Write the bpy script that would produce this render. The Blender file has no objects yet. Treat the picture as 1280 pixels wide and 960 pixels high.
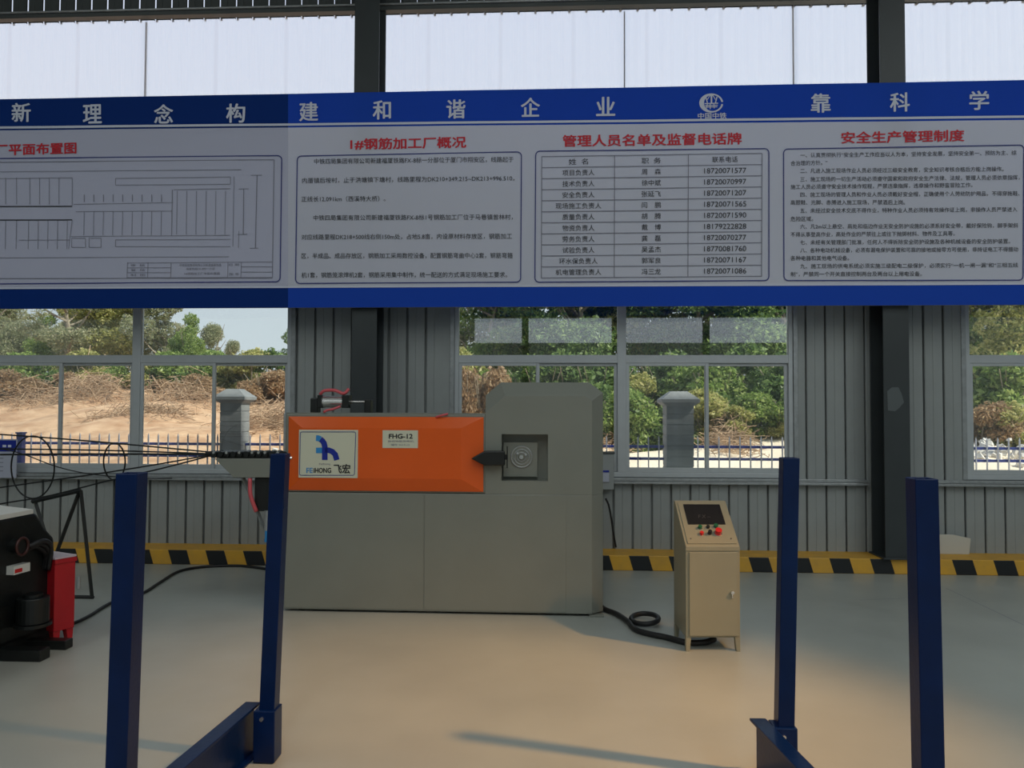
import bpy, math, random
import numpy as np
from mathutils import Vector, Matrix, Euler

random.seed(7)
S = bpy.context.scene
COL = S.collection
PI = math.pi

# ------------------------------------------------------------------ camera
F = 967.0
CAM = Vector((0.0, 0.0, 1.6))
YAW, PITCH, ROLL = 0.050, math.atan(30/967.0), 0.0033
cam_d = bpy.data.cameras.new('camera')
cam_d.sensor_width = 36.0
cam_d.lens = F*36.0/1280.0
cam_d.clip_end = 500
cam = bpy.data.objects.new('camera', cam_d)
COL.objects.link(cam)
RM = Matrix.Rotation(YAW, 3, 'Z') @ Matrix.Rotation(PI/2+PITCH, 3, 'X') @ Matrix.Rotation(ROLL, 3, 'Z')
cam.location = CAM
cam.rotation_euler = RM.to_euler()
S.camera = cam

# ------------------------------------------------------------------ view + world + lights
S.view_settings.view_transform = 'Standard'
S.view_settings.look = 'None'
S.view_settings.gamma = 1
S.view_settings.use_curve_mapping = False
S.view_settings.exposure = 0.0

w = bpy.data.worlds.new('world'); S.world = w; w.use_nodes = True
nt = w.node_tree; nt.nodes.clear()
wo = nt.nodes.new('ShaderNodeOutputWorld'); bg = nt.nodes.new('ShaderNodeBackground')
tc = nt.nodes.new('ShaderNodeTexCoord'); sx = nt.nodes.new('ShaderNodeSeparateXYZ')
rp = nt.nodes.new('ShaderNodeValToRGB')
rp.color_ramp.elements[0].position = 0.0; rp.color_ramp.elements[0].color = (0.78, 0.83, 0.88, 1)
rp.color_ramp.elements[1].position = 0.6; rp.color_ramp.elements[1].color = (0.60, 0.68, 0.85, 1)
nt.links.new(tc.outputs['Generated'], sx.inputs[0]); nt.links.new(sx.outputs[2], rp.inputs[0])
nt.links.new(rp.outputs[0], bg.inputs[0]); bg.inputs[1].default_value = 1.08
nt.links.new(bg.outputs[0], wo.inputs[0])

def lamp(name, kind, loc, rot, energy, color, **kw):
    d = bpy.data.lights.new(name, kind); d.energy = energy; d.color = color
    for k, v in kw.items(): setattr(d, k, v)
    o = bpy.data.objects.new(name, d); COL.objects.link(o)
    o.location = loc; o.rotation_euler = rot
    return o
# hazy afternoon sun, from the right and behind the camera
sun_dir = Vector((0.95, -0.32, 1.0)).normalized()
lamp('sun', 'SUN', (0, 0, 20), sun_dir.to_track_quat('Z', 'Y').to_euler(), 6.5, (1.0, 0.90, 0.76), angle=math.radians(1.5))
# added ceiling area lamps standing in for unseen daylight, right one stronger
FILL_XY = [(-6.5, -4.5), (0.0, -4.5), (6.5, -4.5)]
for i, (sxx, syy) in enumerate(FILL_XY):
    lamp('daylight_fill', 'AREA', (sxx, syy, 7.62), (0, 0, 0), 440.0 if i == 2 else 270.0, (0.93, 1.0, 0.99), shape='RECTANGLE', size=1.6, size_y=16.0)
# added warm spot standing in for sunlight (its housing is built further down)
LAMP = (7.3, 1.9, 7.3)
LAMP_ROT = (Vector(LAMP)-Vector((0.10, 4.15, 0.0))).to_track_quat('Z', 'Y').to_euler()
lamp('sunlight_spot', 'SPOT', LAMP, LAMP_ROT, 4100.0, (1.0, 0.50, 0.14), spot_size=math.radians(23.5), spot_blend=1.0, shadow_soft_size=0.20)

# ------------------------------------------------------------------ pixel helpers (measured points -> real planes)
def ray(px, py):
    return RM @ Vector(((px-640)/F, -(py-480)/F, -1.0))
def atY(px, py, Y):
    d = ray(px, py); t = (Y-CAM.y)/d.y; return CAM + d*t
def atZ(px, py, Z=0.0):
    d = ray(px, py); t = (Z-CAM.z)/d.z; return CAM + d*t
class Frame:
    """vertical plane through two points: local x along it, local -y toward the camera, z up"""
    def __init__(s, p0, p1):
        s.o = Vector((p0.x, p0.y, 0)); u = Vector((p1.x-p0.x, p1.y-p0.y, 0)); s.len = u.length
        s.u = u.normalized(); s.n = Vector((s.u.y, -s.u.x, 0)); s.rz = math.atan2(s.u.y, s.u.x)
    def uv(s, px, py, off=0.0):
        d = ray(px, py); p = s.o + s.n*off
        t = (p-CAM).dot(s.n)/d.dot(s.n); q = CAM+d*t
        return ((q-s.o).dot(s.u), q.z)

# ------------------------------------------------------------------ materials
MATS = {}
def mat(name, col, rough=0.6, metal=0.0, noise=0.0, nscale=8.0, bump=0.0, bscale=60.0, spec=0.5, col2=None, **kw):
    if name in MATS: return MATS[name]
    m = bpy.data.materials.new(name); m.use_nodes = True; n = m.node_tree; L = n.links
    b = n.nodes['Principled BSDF']
    b.inputs['Roughness'].default_value = rough; b.inputs['Metallic'].default_value = metal
    b.inputs['Specular IOR Level'].default_value = spec
    tcn = n.nodes.new('ShaderNodeTexCoord')
    nz = n.nodes.new('ShaderNodeTexNoise'); nz.inputs['Scale'].default_value = nscale; nz.inputs['Detail'].default_value = 5
    L.new(tcn.outputs['Object'], nz.inputs['Vector'])
    mx = n.nodes.new('ShaderNodeMix'); mx.data_type = 'RGBA'
    c2 = col2 or tuple(c*(1-noise) for c in col)
    mx.inputs[6].default_value = (*col, 1); mx.inputs[7].default_value = (*c2, 1)
    mr = n.nodes.new('ShaderNodeMapRange'); mr.inputs[1].default_value = 0.35; mr.inputs[2].default_value = 0.68
    L.new(nz.outputs[0], mr.inputs[0]); L.new(mr.outputs[0], mx.inputs[0]); L.new(mx.outputs[2], b.inputs['Base Color'])
    if bump:
        n2 = n.nodes.new('ShaderNodeTexNoise'); n2.inputs['Scale'].default_value = bscale
        L.new(tcn.outputs['Object'], n2.inputs['Vector'])
        bp = n.nodes.new('ShaderNodeBump'); bp.inputs['Strength'].default_value = bump; bp.inputs['Distance'].default_value = 0.01
        L.new(n2.outputs[0], bp.inputs['Height']); L.new(bp.outputs[0], b.inputs['Normal'])
    MATS[name] = m
    return m

M_wall   = mat('grey_sheet_metal', (0.33, 0.352, 0.350), 0.45, 0.0, 0.10, 3.0)
M_dark   = mat('dark_sheet_metal', (0.075, 0.085, 0.085), 0.5, 0.0, 0.15, 3.0)
M_column = mat('column_paint', (0.038, 0.046, 0.050), 0.45, 0.0, 0.12, 4.0)
M_gal    = mat('galvanised_trim', (0.42, 0.44, 0.45), 0.35, 0.5, 0.2, 20)
M_alu    = mat('window_aluminium', (0.52, 0.55, 0.57), 0.35, 0.2, 0.05, 10)
M_mach   = mat('machine_grey_paint', (0.225, 0.235, 0.205), 0.38, 0.0, 0.06, 3.0, 0.04, 120)
M_orange = mat('orange_paint', (0.78, 0.115, 0.012), 0.25, 0.0, 0.05, 4.0)
M_black  = mat('black_metal', (0.008, 0.010, 0.010), 0.42, 0.0, 0.3, 14.0, 0.1, 40)
M_rubber = mat('black_rubber', (0.012, 0.012, 0.013), 0.5, 0.0, 0.2, 20)
M_blue   = mat('blue_post_paint', (0.0012, 0.014, 0.075), 0.33, 0.0, 0.25, 7.0, 0.05, 50, 0.25)
M_beige  = mat('beige_console_paint', (0.30, 0.28, 0.20), 0.38, 0.0, 0.05, 5.0)
M_screen = mat('console_screen', (0.02, 0.02, 0.022), 0.18)
M_chrome = mat('bright_metal', (0.75, 0.75, 0.74), 0.22, 0.9, 0.05)
M_red    = mat('red_cabinet_paint', (0.52, 0.012, 0.022), 0.35, 0.0, 0.12, 6)
M_redp   = mat('red_plastic', (0.65, 0.02, 0.02), 0.35)
M_greenp = mat('green_plastic', (0.01, 0.12, 0.05), 0.35)
M_pink   = mat('pink_air_tube', (0.62, 0.10, 0.12), 0.4)
M_white  = mat('white_panel', (0.72, 0.71, 0.66), 0.5, 0.0, 0.05, 6)
M_offw   = mat('cream_label', (0.62, 0.63, 0.50), 0.45)
M_ink    = mat('black_ink', (0.012, 0.012, 0.016), 0.6)
M_dimink = mat('grey_ink', (0.22, 0.22, 0.28), 0.6)
M_inkred = mat('red_ink', (0.62, 0.012, 0.03), 0.6)
M_inkblue= mat('navy_ink', (0.03, 0.04, 0.22), 0.6)
M_inkwhite=mat('white_ink', (0.68, 0.71, 0.84), 0.6)
M_lblue  = mat('light_blue_ink', (0.03, 0.25, 0.60), 0.5)
M_dblue  = mat('deep_blue_ink', (0.004, 0.02, 0.30), 0.5)
M_soil   = mat('outdoor_soil', (0.62, 0.42, 0.27), 0.95, 0, 0.0, 2.6, 1.0, 7.0, col2=(0.40, 0.23, 0.13))
M_conc   = mat('pillar_concrete', (0.24, 0.26, 0.28), 0.8, 0, 0.25, 6, 0.3, 30)
M_fblue  = mat('fence_blue_paint', (0.03, 0.05, 0.30), 0.4)
M_fwhite = mat('fence_white_paint', (0.46, 0.48, 0.58), 0.4)
M_bark   = mat('pale_bark', (0.42, 0.36, 0.28), 0.9, 0, 0.4, 10)
M_twig   = mat('dry_twigs', (0.52, 0.37, 0.25), 0.9, 0, 0.4, 2)
M_dust   = mat('pale_rubble', (0.72, 0.70, 0.68), 0.9, 0, 0.2, 3)
M_ceil   = mat('ceiling_sheet', (0.20, 0.21, 0.22), 0.6)

# polished concrete
def mk_floor():
    m = mat('polished_concrete', (0.40, 0.42, 0.385), 0.42, 0, 0.0, 1.1, 0.02, 30, col2=(0.345, 0.362, 0.335))
    n = m.node_tree; L = n.links; b = n.nodes['Principled BSDF']
    nz = n.nodes.new('ShaderNodeTexNoise'); nz.inputs['Scale'].default_value = 2.5; nz.inputs['Detail'].default_value = 6
    t = n.nodes.new('ShaderNodeTexCoord'); L.new(t.outputs['Object'], nz.inputs['Vector'])
    mr = n.nodes.new('ShaderNodeMapRange'); mr.inputs[3].default_value = 0.28; mr.inputs[4].default_value = 0.52
    L.new(nz.outputs[0], mr.inputs[0]); L.new(mr.outputs[0], b.inputs['Roughness'])
    return m
M_floor = mk_floor()

# kerb: yellow paint, slanted black stripes on the front face
def mk_kerb(period, x0, slant):
    m = bpy.data.materials.new('kerb_hazard_paint'); m.use_nodes = True; n = m.node_tree; L = n.links
    b = n.nodes['Principled BSDF']; b.inputs['Roughness'].default_value = 0.5
    t = n.nodes.new('ShaderNodeTexCoord'); s = n.nodes.new('ShaderNodeSeparateXYZ'); L.new(t.outputs['Object'], s.inputs[0])
    def math_(op, a, bb, v=None):
        q = n.nodes.new('ShaderNodeMath'); q.operation = op
        for i, z in enumerate((a, bb)):
            if z is None: continue
            if isinstance(z, (int, float)): q.inputs[i].default_value = z
            else: L.new(z, q.inputs[i])
        return q.outputs[0]
    u = math_('ADD', s.outputs[0], math_('MULTIPLY', s.outputs[2], slant))
    u = math_('DIVIDE', math_('SUBTRACT', u, x0), period)
    fr = math_('FRACT', u, None)
    st = math_('LESS_THAN', fr, 0.5)
    g = n.nodes.new('ShaderNodeNewGeometry'); gs = n.nodes.new('ShaderNodeSeparateXYZ'); L.new(g.outputs['True Normal'], gs.inputs[0])
    front = math_('LESS_THAN', gs.outputs[1], -0.6)
    f = math_('MULTIPLY', st, front)
    nz = n.nodes.new('ShaderNodeTexNoise'); nz.inputs['Scale'].default_value = 9; nz.inputs['Detail'].default_value = 8
    L.new(t.outputs['Object'], nz.inputs['Vector'])
    ye = n.nodes.new('ShaderNodeMix'); ye.data_type = 'RGBA'
    ye.inputs[6].default_value = (0.85, 0.45, 0.025, 1); ye.inputs[7].default_value = (0.52, 0.30, 0.07, 1)
    L.new(nz.outputs[0], ye.inputs[0])
    mx = n.nodes.new('ShaderNodeMix'); mx.data_type = 'RGBA'
    L.new(f, mx.inputs[0]); L.new(ye.outputs[2], mx.inputs[6]); mx.inputs[7].default_value = (0.012, 0.014, 0.016, 1)
    L.new(mx.outputs[2], b.inputs['Base Color'])
    return m

def mk_mix(name, build):
    m = bpy.data.materials.new(name); m.use_nodes = True; n = m.node_tree; n.nodes.clear()
    out = n.nodes.new('ShaderNodeOutputMaterial'); n.links.new(build(n), out.inputs[0]); return m
def _trans(n):
    a = n.nodes.new('ShaderNodeBsdfTransparent'); a.inputs[0].default_value = (0.93, 0.96, 1.0, 1)
    t = n.nodes.new('ShaderNodeBsdfTranslucent'); t.inputs[0].default_value = (0.93, 0.95, 0.97, 1)
    x = n.nodes.new('ShaderNodeMixShader'); x.inputs[0].default_value = 0.30
    n.links.new(a.outputs[0], x.inputs[1]); n.links.new(t.outputs[0], x.inputs[2]); return x.outputs[0]
M_translucent = mk_mix('translucent_sheet', _trans)
def _glass(n):
    a = n.nodes.new('ShaderNodeBsdfTransparent'); a.inputs[0].default_value = (0.90, 0.94, 0.93, 1)
    g = n.nodes.new('ShaderNodeBsdfGlossy'); g.inputs[0].default_value = (1, 1, 1, 1); g.inputs['Roughness'].default_value = 0.0
    f = n.nodes.new('ShaderNodeFresnel'); f.inputs[0].default_value = 1.55
    ad = n.nodes.new('ShaderNodeMath'); ad.operation = 'MULTIPLY'; ad.inputs[1].default_value = 2.0; n.links.new(f.outputs[0], ad.inputs[0])
    x = n.nodes.new('ShaderNodeMixShader'); n.links.new(ad.outputs[0], x.inputs[0])
    n.links.new(a.outputs[0], x.inputs[1]); n.links.new(g.outputs[0], x.inputs[2]); return x.outputs[0]
M_glass = mk_mix('window_glass', _glass)
def mk_fabric(name, col, k):
    def f(n):
        d = n.nodes.new('ShaderNodeBsdfPrincipled'); d.inputs['Base Color'].default_value = (*col, 1); d.inputs['Roughness'].default_value = 0.7; d.inputs['Specular IOR Level'].default_value = 0.15
        t = n.nodes.new('ShaderNodeBsdfTranslucent'); t.inputs[0].default_value = (*col, 1)
        x = n.nodes.new('ShaderNodeMixShader'); x.inputs[0].default_value = k
        n.links.new(d.outputs[0], x.inputs[1]); n.links.new(t.outputs[0], x.inputs[2]); return x.outputs[0]
    return mk_mix(name, f)
M_banw  = mk_fabric('banner_white_cloth', (0.74, 0.75, 0.86), 0.24)
M_banb  = mk_fabric('banner_blue_cloth', (0.018, 0.09, 0.60), 0.24)
M_banw2 = mk_fabric('banner_white_cloth_left', (0.56, 0.57, 0.72), 0.06)  # left sheet: darker colour and less translucent than the right one
M_banb2 = mk_fabric('banner_blue_cloth_left', (0.002, 0.032, 0.21), 0.06)

def mk_leaf(name, c1, c2, c3):
    def f(n):
        g = n.nodes.new('ShaderNodeNewGeometry'); 
        r = n.nodes.new('ShaderNodeValToRGB'); e = r.color_ramp.elements
        e[0].color = (*c1, 1); e[1].color = (*c3, 1); e[1].position = 0.95
        q = r.color_ramp.elements.new(0.5); q.color = (*c2, 1)
        n.links.new(g.outputs['Random Per Island'], r.inputs[0])
        d = n.nodes.new('ShaderNodeBsdfPrincipled'); d.inputs['Roughness'].default_value = 0.5
        n.links.new(r.outputs[0], d.inputs['Base Color'])
        t = n.nodes.new('ShaderNodeBsdfTranslucent'); n.links.new(r.outputs[0], t.inputs[0])
        x = n.nodes.new('ShaderNodeMixShader'); x.inputs[0].default_value = 0.5
        n.links.new(d.outputs[0], x.inputs[1]); n.links.new(t.outputs[0], x.inputs[2]); return x.outputs[0]
    return mk_mix(name, f)
M_leaf = [mk_leaf('leaf_green', (0.12, 0.20, 0.05), (0.26, 0.38, 0.10), (0.48, 0.56, 0.20)),
          mk_leaf('leaf_dark', (0.05, 0.11, 0.03), (0.16, 0.26, 0.08), (0.34, 0.46, 0.16)),
          mk_leaf('leaf_yellow', (0.26, 0.28, 0.08), (0.46, 0.47, 0.16), (0.66, 0.60, 0.28)),
          mk_leaf('leaf_pale', (0.26, 0.30, 0.17), (0.38, 0.41, 0.25), (0.52, 0.50, 0.34)),
          mk_leaf('leaf_dry', (0.30, 0.19, 0.10), (0.44, 0.29, 0.17), (0.56, 0.42, 0.26))]

# ------------------------------------------------------------------ mesh builder
class MB:
    def __init__(s): s.v = []; s.f = []; s.mi = []; s.cur = 0
    def add(s, vs, fs):
        k = len(s.v); s.v += [tuple(v) for v in vs]; s.f += [tuple(i+k for i in f) for f in fs]; s.mi += [s.cur]*len(fs); return s
    def box(s, x0, x1, y0, y1, z0, z1):
        return s.add([(x0,y0,z0),(x1,y0,z0),(x1,y1,z0),(x0,y1,z0),(x0,y0,z1),(x1,y0,z1),(x1,y1,z1),(x0,y1,z1)],
                     [(0,3,2,1),(4,5,6,7),(0,1,5,4),(1,2,6,5),(2,3,7,6),(3,0,4,7)])
    def prism(s, pts, y0, y1):
        """polygon in xz, counter-clockwise seen from -y, extruded y0..y1"""
        n = len(pts)
        return s.add([(p[0], y0, p[1]) for p in pts]+[(p[0], y1, p[1]) for p in pts],
                     [tuple(range(n)), tuple(range(2*n-1, n-1, -1))]+[(i, i+n, (i+1) % n+n, (i+1) % n) for i in range(n)])
    def loft(s, rings, cap=True):
        n = len(rings[0]); vs = [p for r in rings for p in r]; fs = []
        for k in range(len(rings)-1):
            for i in range(n):
                j = (i+1) % n; fs.append((k*n+i, k*n+j, (k+1)*n+j, (k+1)*n+i))
        if cap: fs += [tuple(range(n-1, -1, -1)), tuple(range((len(rings)-1)*n, len(rings)*n))]
        return s.add(vs, fs)
    def cyl(s, a, b, r, n=16, r2=None):
        a = Vector(a); b = Vector(b); d = (b-a).normalized(); q = d.to_track_quat('Z', 'Y'); r2 = r if r2 is None else r2
        ring = lambda c, rr: [tuple(c + q @ Vector((rr*math.cos(2*PI*i/n), rr*math.sin(2*PI*i/n), 0))) for i in range(n)]
        return s.loft([ring(a, r), ring(b, r2)])
    def tube(s, pts, r, n=8, closed=False):
        P = [Vector(p) for p in pts]; rings = []; up = None
        for i, p in enumerate(P):
            if closed: t = (P[(i+1) % len(P)]-P[i-1])
            else: t = P[min(i+1, len(P)-1)]-P[max(i-1, 0)]
            t.normalize()
            if up is None: up = Vector((0, 0, 1)) if abs(t.z) < .9 else Vector((1, 0, 0))
            a = t.cross(up).normalized(); up = a.cross(t).normalized()
            rr = r[i] if isinstance(r, (list, tuple)) else r
            rings.append([tuple(p + (a*math.cos(2*PI*k/n)+up*math.sin(2*PI*k/n))*rr) for k in range(n)])
        if closed: rings.append(rings[0])
        return s.loft(rings, cap=not closed)
    def build(s, name, m, parent=None, bevel=0.0, smooth=False, loc=None, link=True):
        me = bpy.data.meshes.new(name); me.from_pydata(s.v, [], s.f)
        ms = m if isinstance(m, (list, tuple)) else [m]
        for q in ms: me.materials.append(q)
        if len(ms) > 1: me.polygons.foreach_set('material_index', s.mi)
        if smooth: me.polygons.foreach_set('use_smooth', [True]*len(me.polygons))
        me.validate(); me.update()
        o = bpy.data.objects.new(name, me)
        COL.objects.link(o)
        if parent: o.parent = parent
        if loc: o.location = loc
        if bevel:
            bm_ = o.modifiers.new('bevel', 'BEVEL'); bm_.width = bevel; bm_.segments = 2; bm_.limit_method = 'ANGLE'; bm_.angle_limit = math.radians(40)
        return o
def spline(pts, n=8, closed=False):
    P = [Vector(p) for p in pts]; out = []; N = len(P)
    for i in range(N if closed else N-1):
        p0 = P[i-1] if (i > 0 or closed) else P[0]*2-P[1]
        p1 = P[i]; p2 = P[(i+1) % N]
        p3 = P[(i+2) % N] if (closed or i+2 < N) else P[-1]*2-P[-2]
        for k in range(n):
            t = k/n
            out.append(0.5*((2*p1)+(p2-p0)*t+(2*p0-5*p1+4*p2-p3)*t*t+(3*p1-p0-3*p2+p3)*t**3))
    if not closed: out.append(P[-1])
    return out
def tag(o, label=None, cat=None, group=None, kind=None):
    for k, v in (('label', label), ('category', cat), ('group', group), ('kind', kind)):
        if v: o[k] = v
    return o
def empty(name, loc=(0, 0, 0), rz=0.0, **kw):
    o = bpy.data.objects.new(name, None); COL.objects.link(o); o.location = loc; o.rotation_euler = (0, 0, rz)
    o.empty_display_size = 0.2
    return tag(o, **kw)
def inst(o, loc, parent=None, rot=None, scale=None):
    c = o.copy(); COL.objects.link(c); c.location = loc
    if parent: c.parent = parent
    if rot: c.rotation_euler = rot
    if scale: c.scale = scale
    return c

# ------------------------------------------------------------------ SETTING
YK = atZ(757, 713).y                       # kerb front
YW = YK + 0.36                             # inner face of the wall
KZ = atY(757, 694, YK).z                   # kerb top
XL, XR, YB, ZT = -11.0, 11.0, -14.0, 7.8
fl = MB().box(XL, XR, YB, YW+0.15, -0.2, 0.0).build('floor', M_floor); tag(fl, kind='structure')
# saw-cut joints: dark narrow filler lines, flush with the slab
jt = MB()
def joint(a, b, wd=0.006):
    a = atZ(*a); b = atZ(*b); d = (b-a).normalized(); nn = Vector((-d.y, d.x, 0))*wd/2
    jt.add([(a-nn)+Vector((0,0,.0006)), (b-nn)+Vector((0,0,.0006)), (b+nn)+Vector((0,0,.0006)), (a+nn)+Vector((0,0,.0006))], [(0, 1, 2, 3)])
joint((1182, 735), (1279, 781)); joint((1075, 750), (1130, 748))
tag(jt.build('floor_joint', M_dimink, fl))

x_st = atY(935.5, 694, YK).x; x_st2 = atY(982.5, 695, YK).x
period = 0.388
slant = 0.30
M_kerb = mk_kerb(period, atY(900+85/2.4, 560+324/2.4, YK).x + slant*KZ, slant)
kb = MB().box(XL, XR, YK, YW+0.02, 0.0, KZ).build('kerb', M_kerb, bevel=0.008); tag(kb, kind='structure')
kb.name = 'trim_1'

# window units: pixel extents of one frame (outer), all on the wall plane
YF = YW + 0.04
z_sill = atY(850, 597, YW).z
z_wtop = atY(640, 374, YW).z
z_trans = (atY(640, 454, YF).z, atY(640, 444, YF).z)
z_band = atY(640, 215, YW).z                # foot of the translucent strip (behind the banner)
z_strip = atY(640, 15.5, YW).z
def X(px, py=520, Y=None): return atY(px, py, Y or YW).x
WIN = [(X(363)-3*(X(363)-X(168.5)), X(363), 3), (X(567.5), X(992), 2), (X(1208), X(1208)+3*1.62, 3)]
wallb = empty('wall_back', kind='structure')
PW = 0.197
def strip_mesh(z0, z1, wd=PW):
    m = MB()
    prof = [(0, .045), (.022, .045), (.022, .006), (.030, 0), (wd*.5, 0), (wd*.5+.004, .004), (wd*.5+.008, 0), (wd, 0), (wd, .02)]
    n = len(prof); m.add([(x, y, z0) for x, y in prof]+[(x, y, z1) for x, y in prof], [(i, i+1, i+1+n, i+n) for i in range(n-1)])
    return m
def fill(x0, x1, z0, z1, material, anchor):
    proto = None; k0 = math.ceil((x0-anchor)/PW-1e-6)
    x = anchor + k0*PW; k = 0
    while x + PW <= x1+1e-4:
        if proto is None:
            proto = strip_mesh(z0, z1).build('wall_panel', material, wallb, loc=(x, YW, 0))
        else: inst(proto, (x, YW, 0), wallb)
        x += PW; k += 1
        if k > 110: break
    # trimmed ends
    xs = anchor + k0*PW
    if xs-x0 > 0.01: MB().box(x0, xs, YW, YW+0.03, z0, z1).build('wall_panel', material, wallb)
    if x1-x > 0.01: MB().box(x, x1, YW, YW+0.03, z0, z1).build('wall_panel', material, wallb)
anch = X(740+175/3.55, 640)
fill(-8.0, 8.0, KZ, z_sill-0.02, M_wall, anch)
fill(WIN[0][1], WIN[1][0], z_sill-0.02, z_band, M_wall, anch)
fill(WIN[1][1], WIN[2][0], z_sill-0.02, z_band, M_wall, anch)
for a, b, n_ in WIN:
    MB().box(a, b, YW, YW+0.03, z_wtop, z_band).build('wall_header', M_wall, wallb)
MB().box(XL, -8.0, YW, YW+0.03, KZ, z_band).build('wall_end', M_wall, wallb)
MB().box(8.0, XR, YW, YW+0.03, KZ, z_band).build('wall_end', M_wall, wallb)
MB().box(XL, XR, YW+0.05, YW+0.09, 0, z_sill+.02).build('wall_backing', M_wall, wallb)
for a, b in ((WIN[0][1], WIN[1][0]), (WIN[1][1], WIN[2][0])):
    MB().box(a, b, YW+0.05, YW+0.08, z_sill-0.02, z_band).build('wall_backing', M_wall, wallb)
    for q, sg in ((a, 1), (b, -1)):   # reveals
        MB().box(min(q, q+sg*.045), max(q, q+sg*.045), YW-0.012, YW+0.14, z_sill, z_wtop).build('reveal_trim', M_gal, wallb, bevel=.003)
# dark cladding over the strip
pr = strip_mesh(z_strip, ZT, 0.18)
proto = pr.build('upper_wall_panel', M_dark, wallb, loc=(-8.1, YW, 0))
for k in range(1, 90): inst(proto, (-8.1+k*.18, YW, 0), wallb)
# translucent sheets, each lapping the next
sp = X(268, 60)-X(181, 60)
a0 = X(181, 60)
m = MB(); nn_ = 22; pts = []
for i in range(nn_+1):
    u = i/nn_*(sp+.02); ph = (u % 0.125)
    pts.append((u, -0.008 if ph < .03 else 0.0))
n = len(pts); m.add([(x, y, z_band-.05) for x, y in pts]+[(x, y, z_strip+.06) for x, y in pts], [(i, i+1, i+1+n, i+n) for i in range(n-1)])
proto = m.build('translucent_sheet', M_translucent, wallb, loc=(a0-9*sp, YW+.02, 0))
for k in range(1, 26): inst(proto, (a0+(k-9)*sp, YW+.02+(.004 if k % 2 else 0), 0), wallb)
for q in (180, 781, 993): # dark joint rods seen through the strip
    MB().box(X(q, 60)-.006, X(q, 60)+.006, YW+.03, YW+.05, z_band, z_strip).build('joint_bar', M_dark, wallb)

# girt over the strip with a lighter lower lip
g = MB().box(XL, XR, YW-.10, YW-.01, z_strip+.005, z_strip+.08).build('trim_2', M_dark, bevel=.004); tag(g, kind='structure')
g = MB().box(XL, XR, YW-.125, YW-.10, z_strip+.05, z_strip+.068).build('trim_3', M_gal, bevel=.004); tag(g, kind='structure')
# drip flashing teeth
# sill track, between columns
def sill(x0, x1, i):
    t = empty('trim_%d' % i, kind='structure')
    MB().box(x0, x1, YW-.05, YW+.03, z_sill-.035, z_sill-.005).build('track', M_gal, t, bevel=.003)
    MB().box(x0, x1, YW-.075, YW-.045, z_sill-.062, z_sill-.038).build('track_lip', M_gal, t, bevel=.003)
C1 = (X(443, 60, YW-.38), X(474, 60, YW-.38)); C2 = (X(1105.5, 560, YW-.38), X(1138, 560, YW-.38))
sill(-9, C1[0]-.02, 4); sill(C1[1]+.02, C2[0]-.02, 5); sill(C2[1]+.02, 9, 6)

# windows
zb = z_sill
def window(idx, x0, x1, units):
    o = empty('window_%d' % idx, kind='structure')
    B = lambda nm, a, b, c, d, y0=-.035, y1=.035, m_=M_alu: MB().box(a, b, YF+y0, YF+y1, c, d).build(nm, m_, o, bevel=.004)
    uw = (x1-x0)/units; jw = 0.045
    B('window_frame', x0, x0+jw, zb, z_wtop); B('window_frame', x1-jw, x1, zb, z_wtop)
    B('window_frame', x0+jw-.01, x1-jw+.01, z_wtop-.05, z_wtop, -.032, .032); B('window_frame', x0+jw-.01, x1-jw+.01, zb, zb+.05, -.032, .032)
    B('transom', x0+jw-.01, x1-jw+.01, z_trans[0], z_trans[1], -.029, .029)
    for k in range(1, units): B('mullion', x0+k*uw-.045, x0+k*uw+.045, zb+.05, z_wtop-.05)
    for k in range(units):
        a = x0+k*uw+(.045 if k else jw); b = x0+(k+1)*uw-(.045 if k < units-1 else jw)
        MB().box(a, b, YF-.002, YF+.002, z_trans[1], z_wtop-.05).build('pane', M_glass, o)
        c = (a+b)/2
        for s0, s1, dy in ((a, c+.02, -.012), (c-.02, b, .014)):
            sh = empty('sash'); sh.parent = o
            st = .034; z0, z1 = zb+.05, z_trans[0]; y0, y1 = YF+dy-.011, YF+dy+.011
            for q in ((s0, s0+st, z0, z1), (s1-st, s1, z0, z1), (s0+st, s1-st, z0, z0+.05), (s0+st, s1-st, z1-.03, z1)):
                MB().box(q[0], q[1], y0, y1, q[2], q[3]).build('sash_rail', M_alu, sh, bevel=.003)
            MB().box(s0+st, s1-st, YF+dy-.002, YF+dy+.002, z0+.05, z1-.03).build('pane', M_glass, sh)
    return o
for i, (a, b, u) in enumerate(WIN): window(i+1, a, b, u)

# H columns
def column(x0, x1, idx):
    t = empty('column', kind='structure')
    yf = YW-.38; mid = (x0+x1)/2
    MB().box(x0, x1, yf, yf+.014, KZ, ZT).build('flange', M_column, t, bevel=.002)
    MB().box(x0, x1, YW-.075, YW-.061, KZ, ZT).build('flange', M_column, t, bevel=.002)
    MB().box(mid-.006, mid+.006, yf+.014, YW-.075, KZ, ZT).build('web', M_column, t)
    MB().box(x0-.03, x1+.03, yf-.03, YW-.05, KZ, KZ+.016).build('base_plate', M_column, t, bevel=.002)
    return t
column(C1[0], C1[1], 1); column(C2[0], C2[1], 2)
dx = C2[0]-C1[0]
pt_ = MB(); yy_ = YW-.38-.0015
pp_ = [(1109, 489), (1115, 484), (1123, 484), (1127, 492), (1130, 503), (1124, 510), (1119, 514), (1110, 513)]
pq_ = [atY(a, b, yy_) for a, b in reversed(pp_)]
pt_.prism([(p.x, p.z) for p in pq_], yy_, yy_+.002)
o = pt_.build('paint_patch', mat('paint_patch_grey', (.10, .115, .12), .6), [q for q in bpy.data.objects if q.name.startswith('column')][-1]); o['label'] = 'paler touched-up paint patch'
column(C1[0]-dx, C1[1]-dx, 3)

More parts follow.
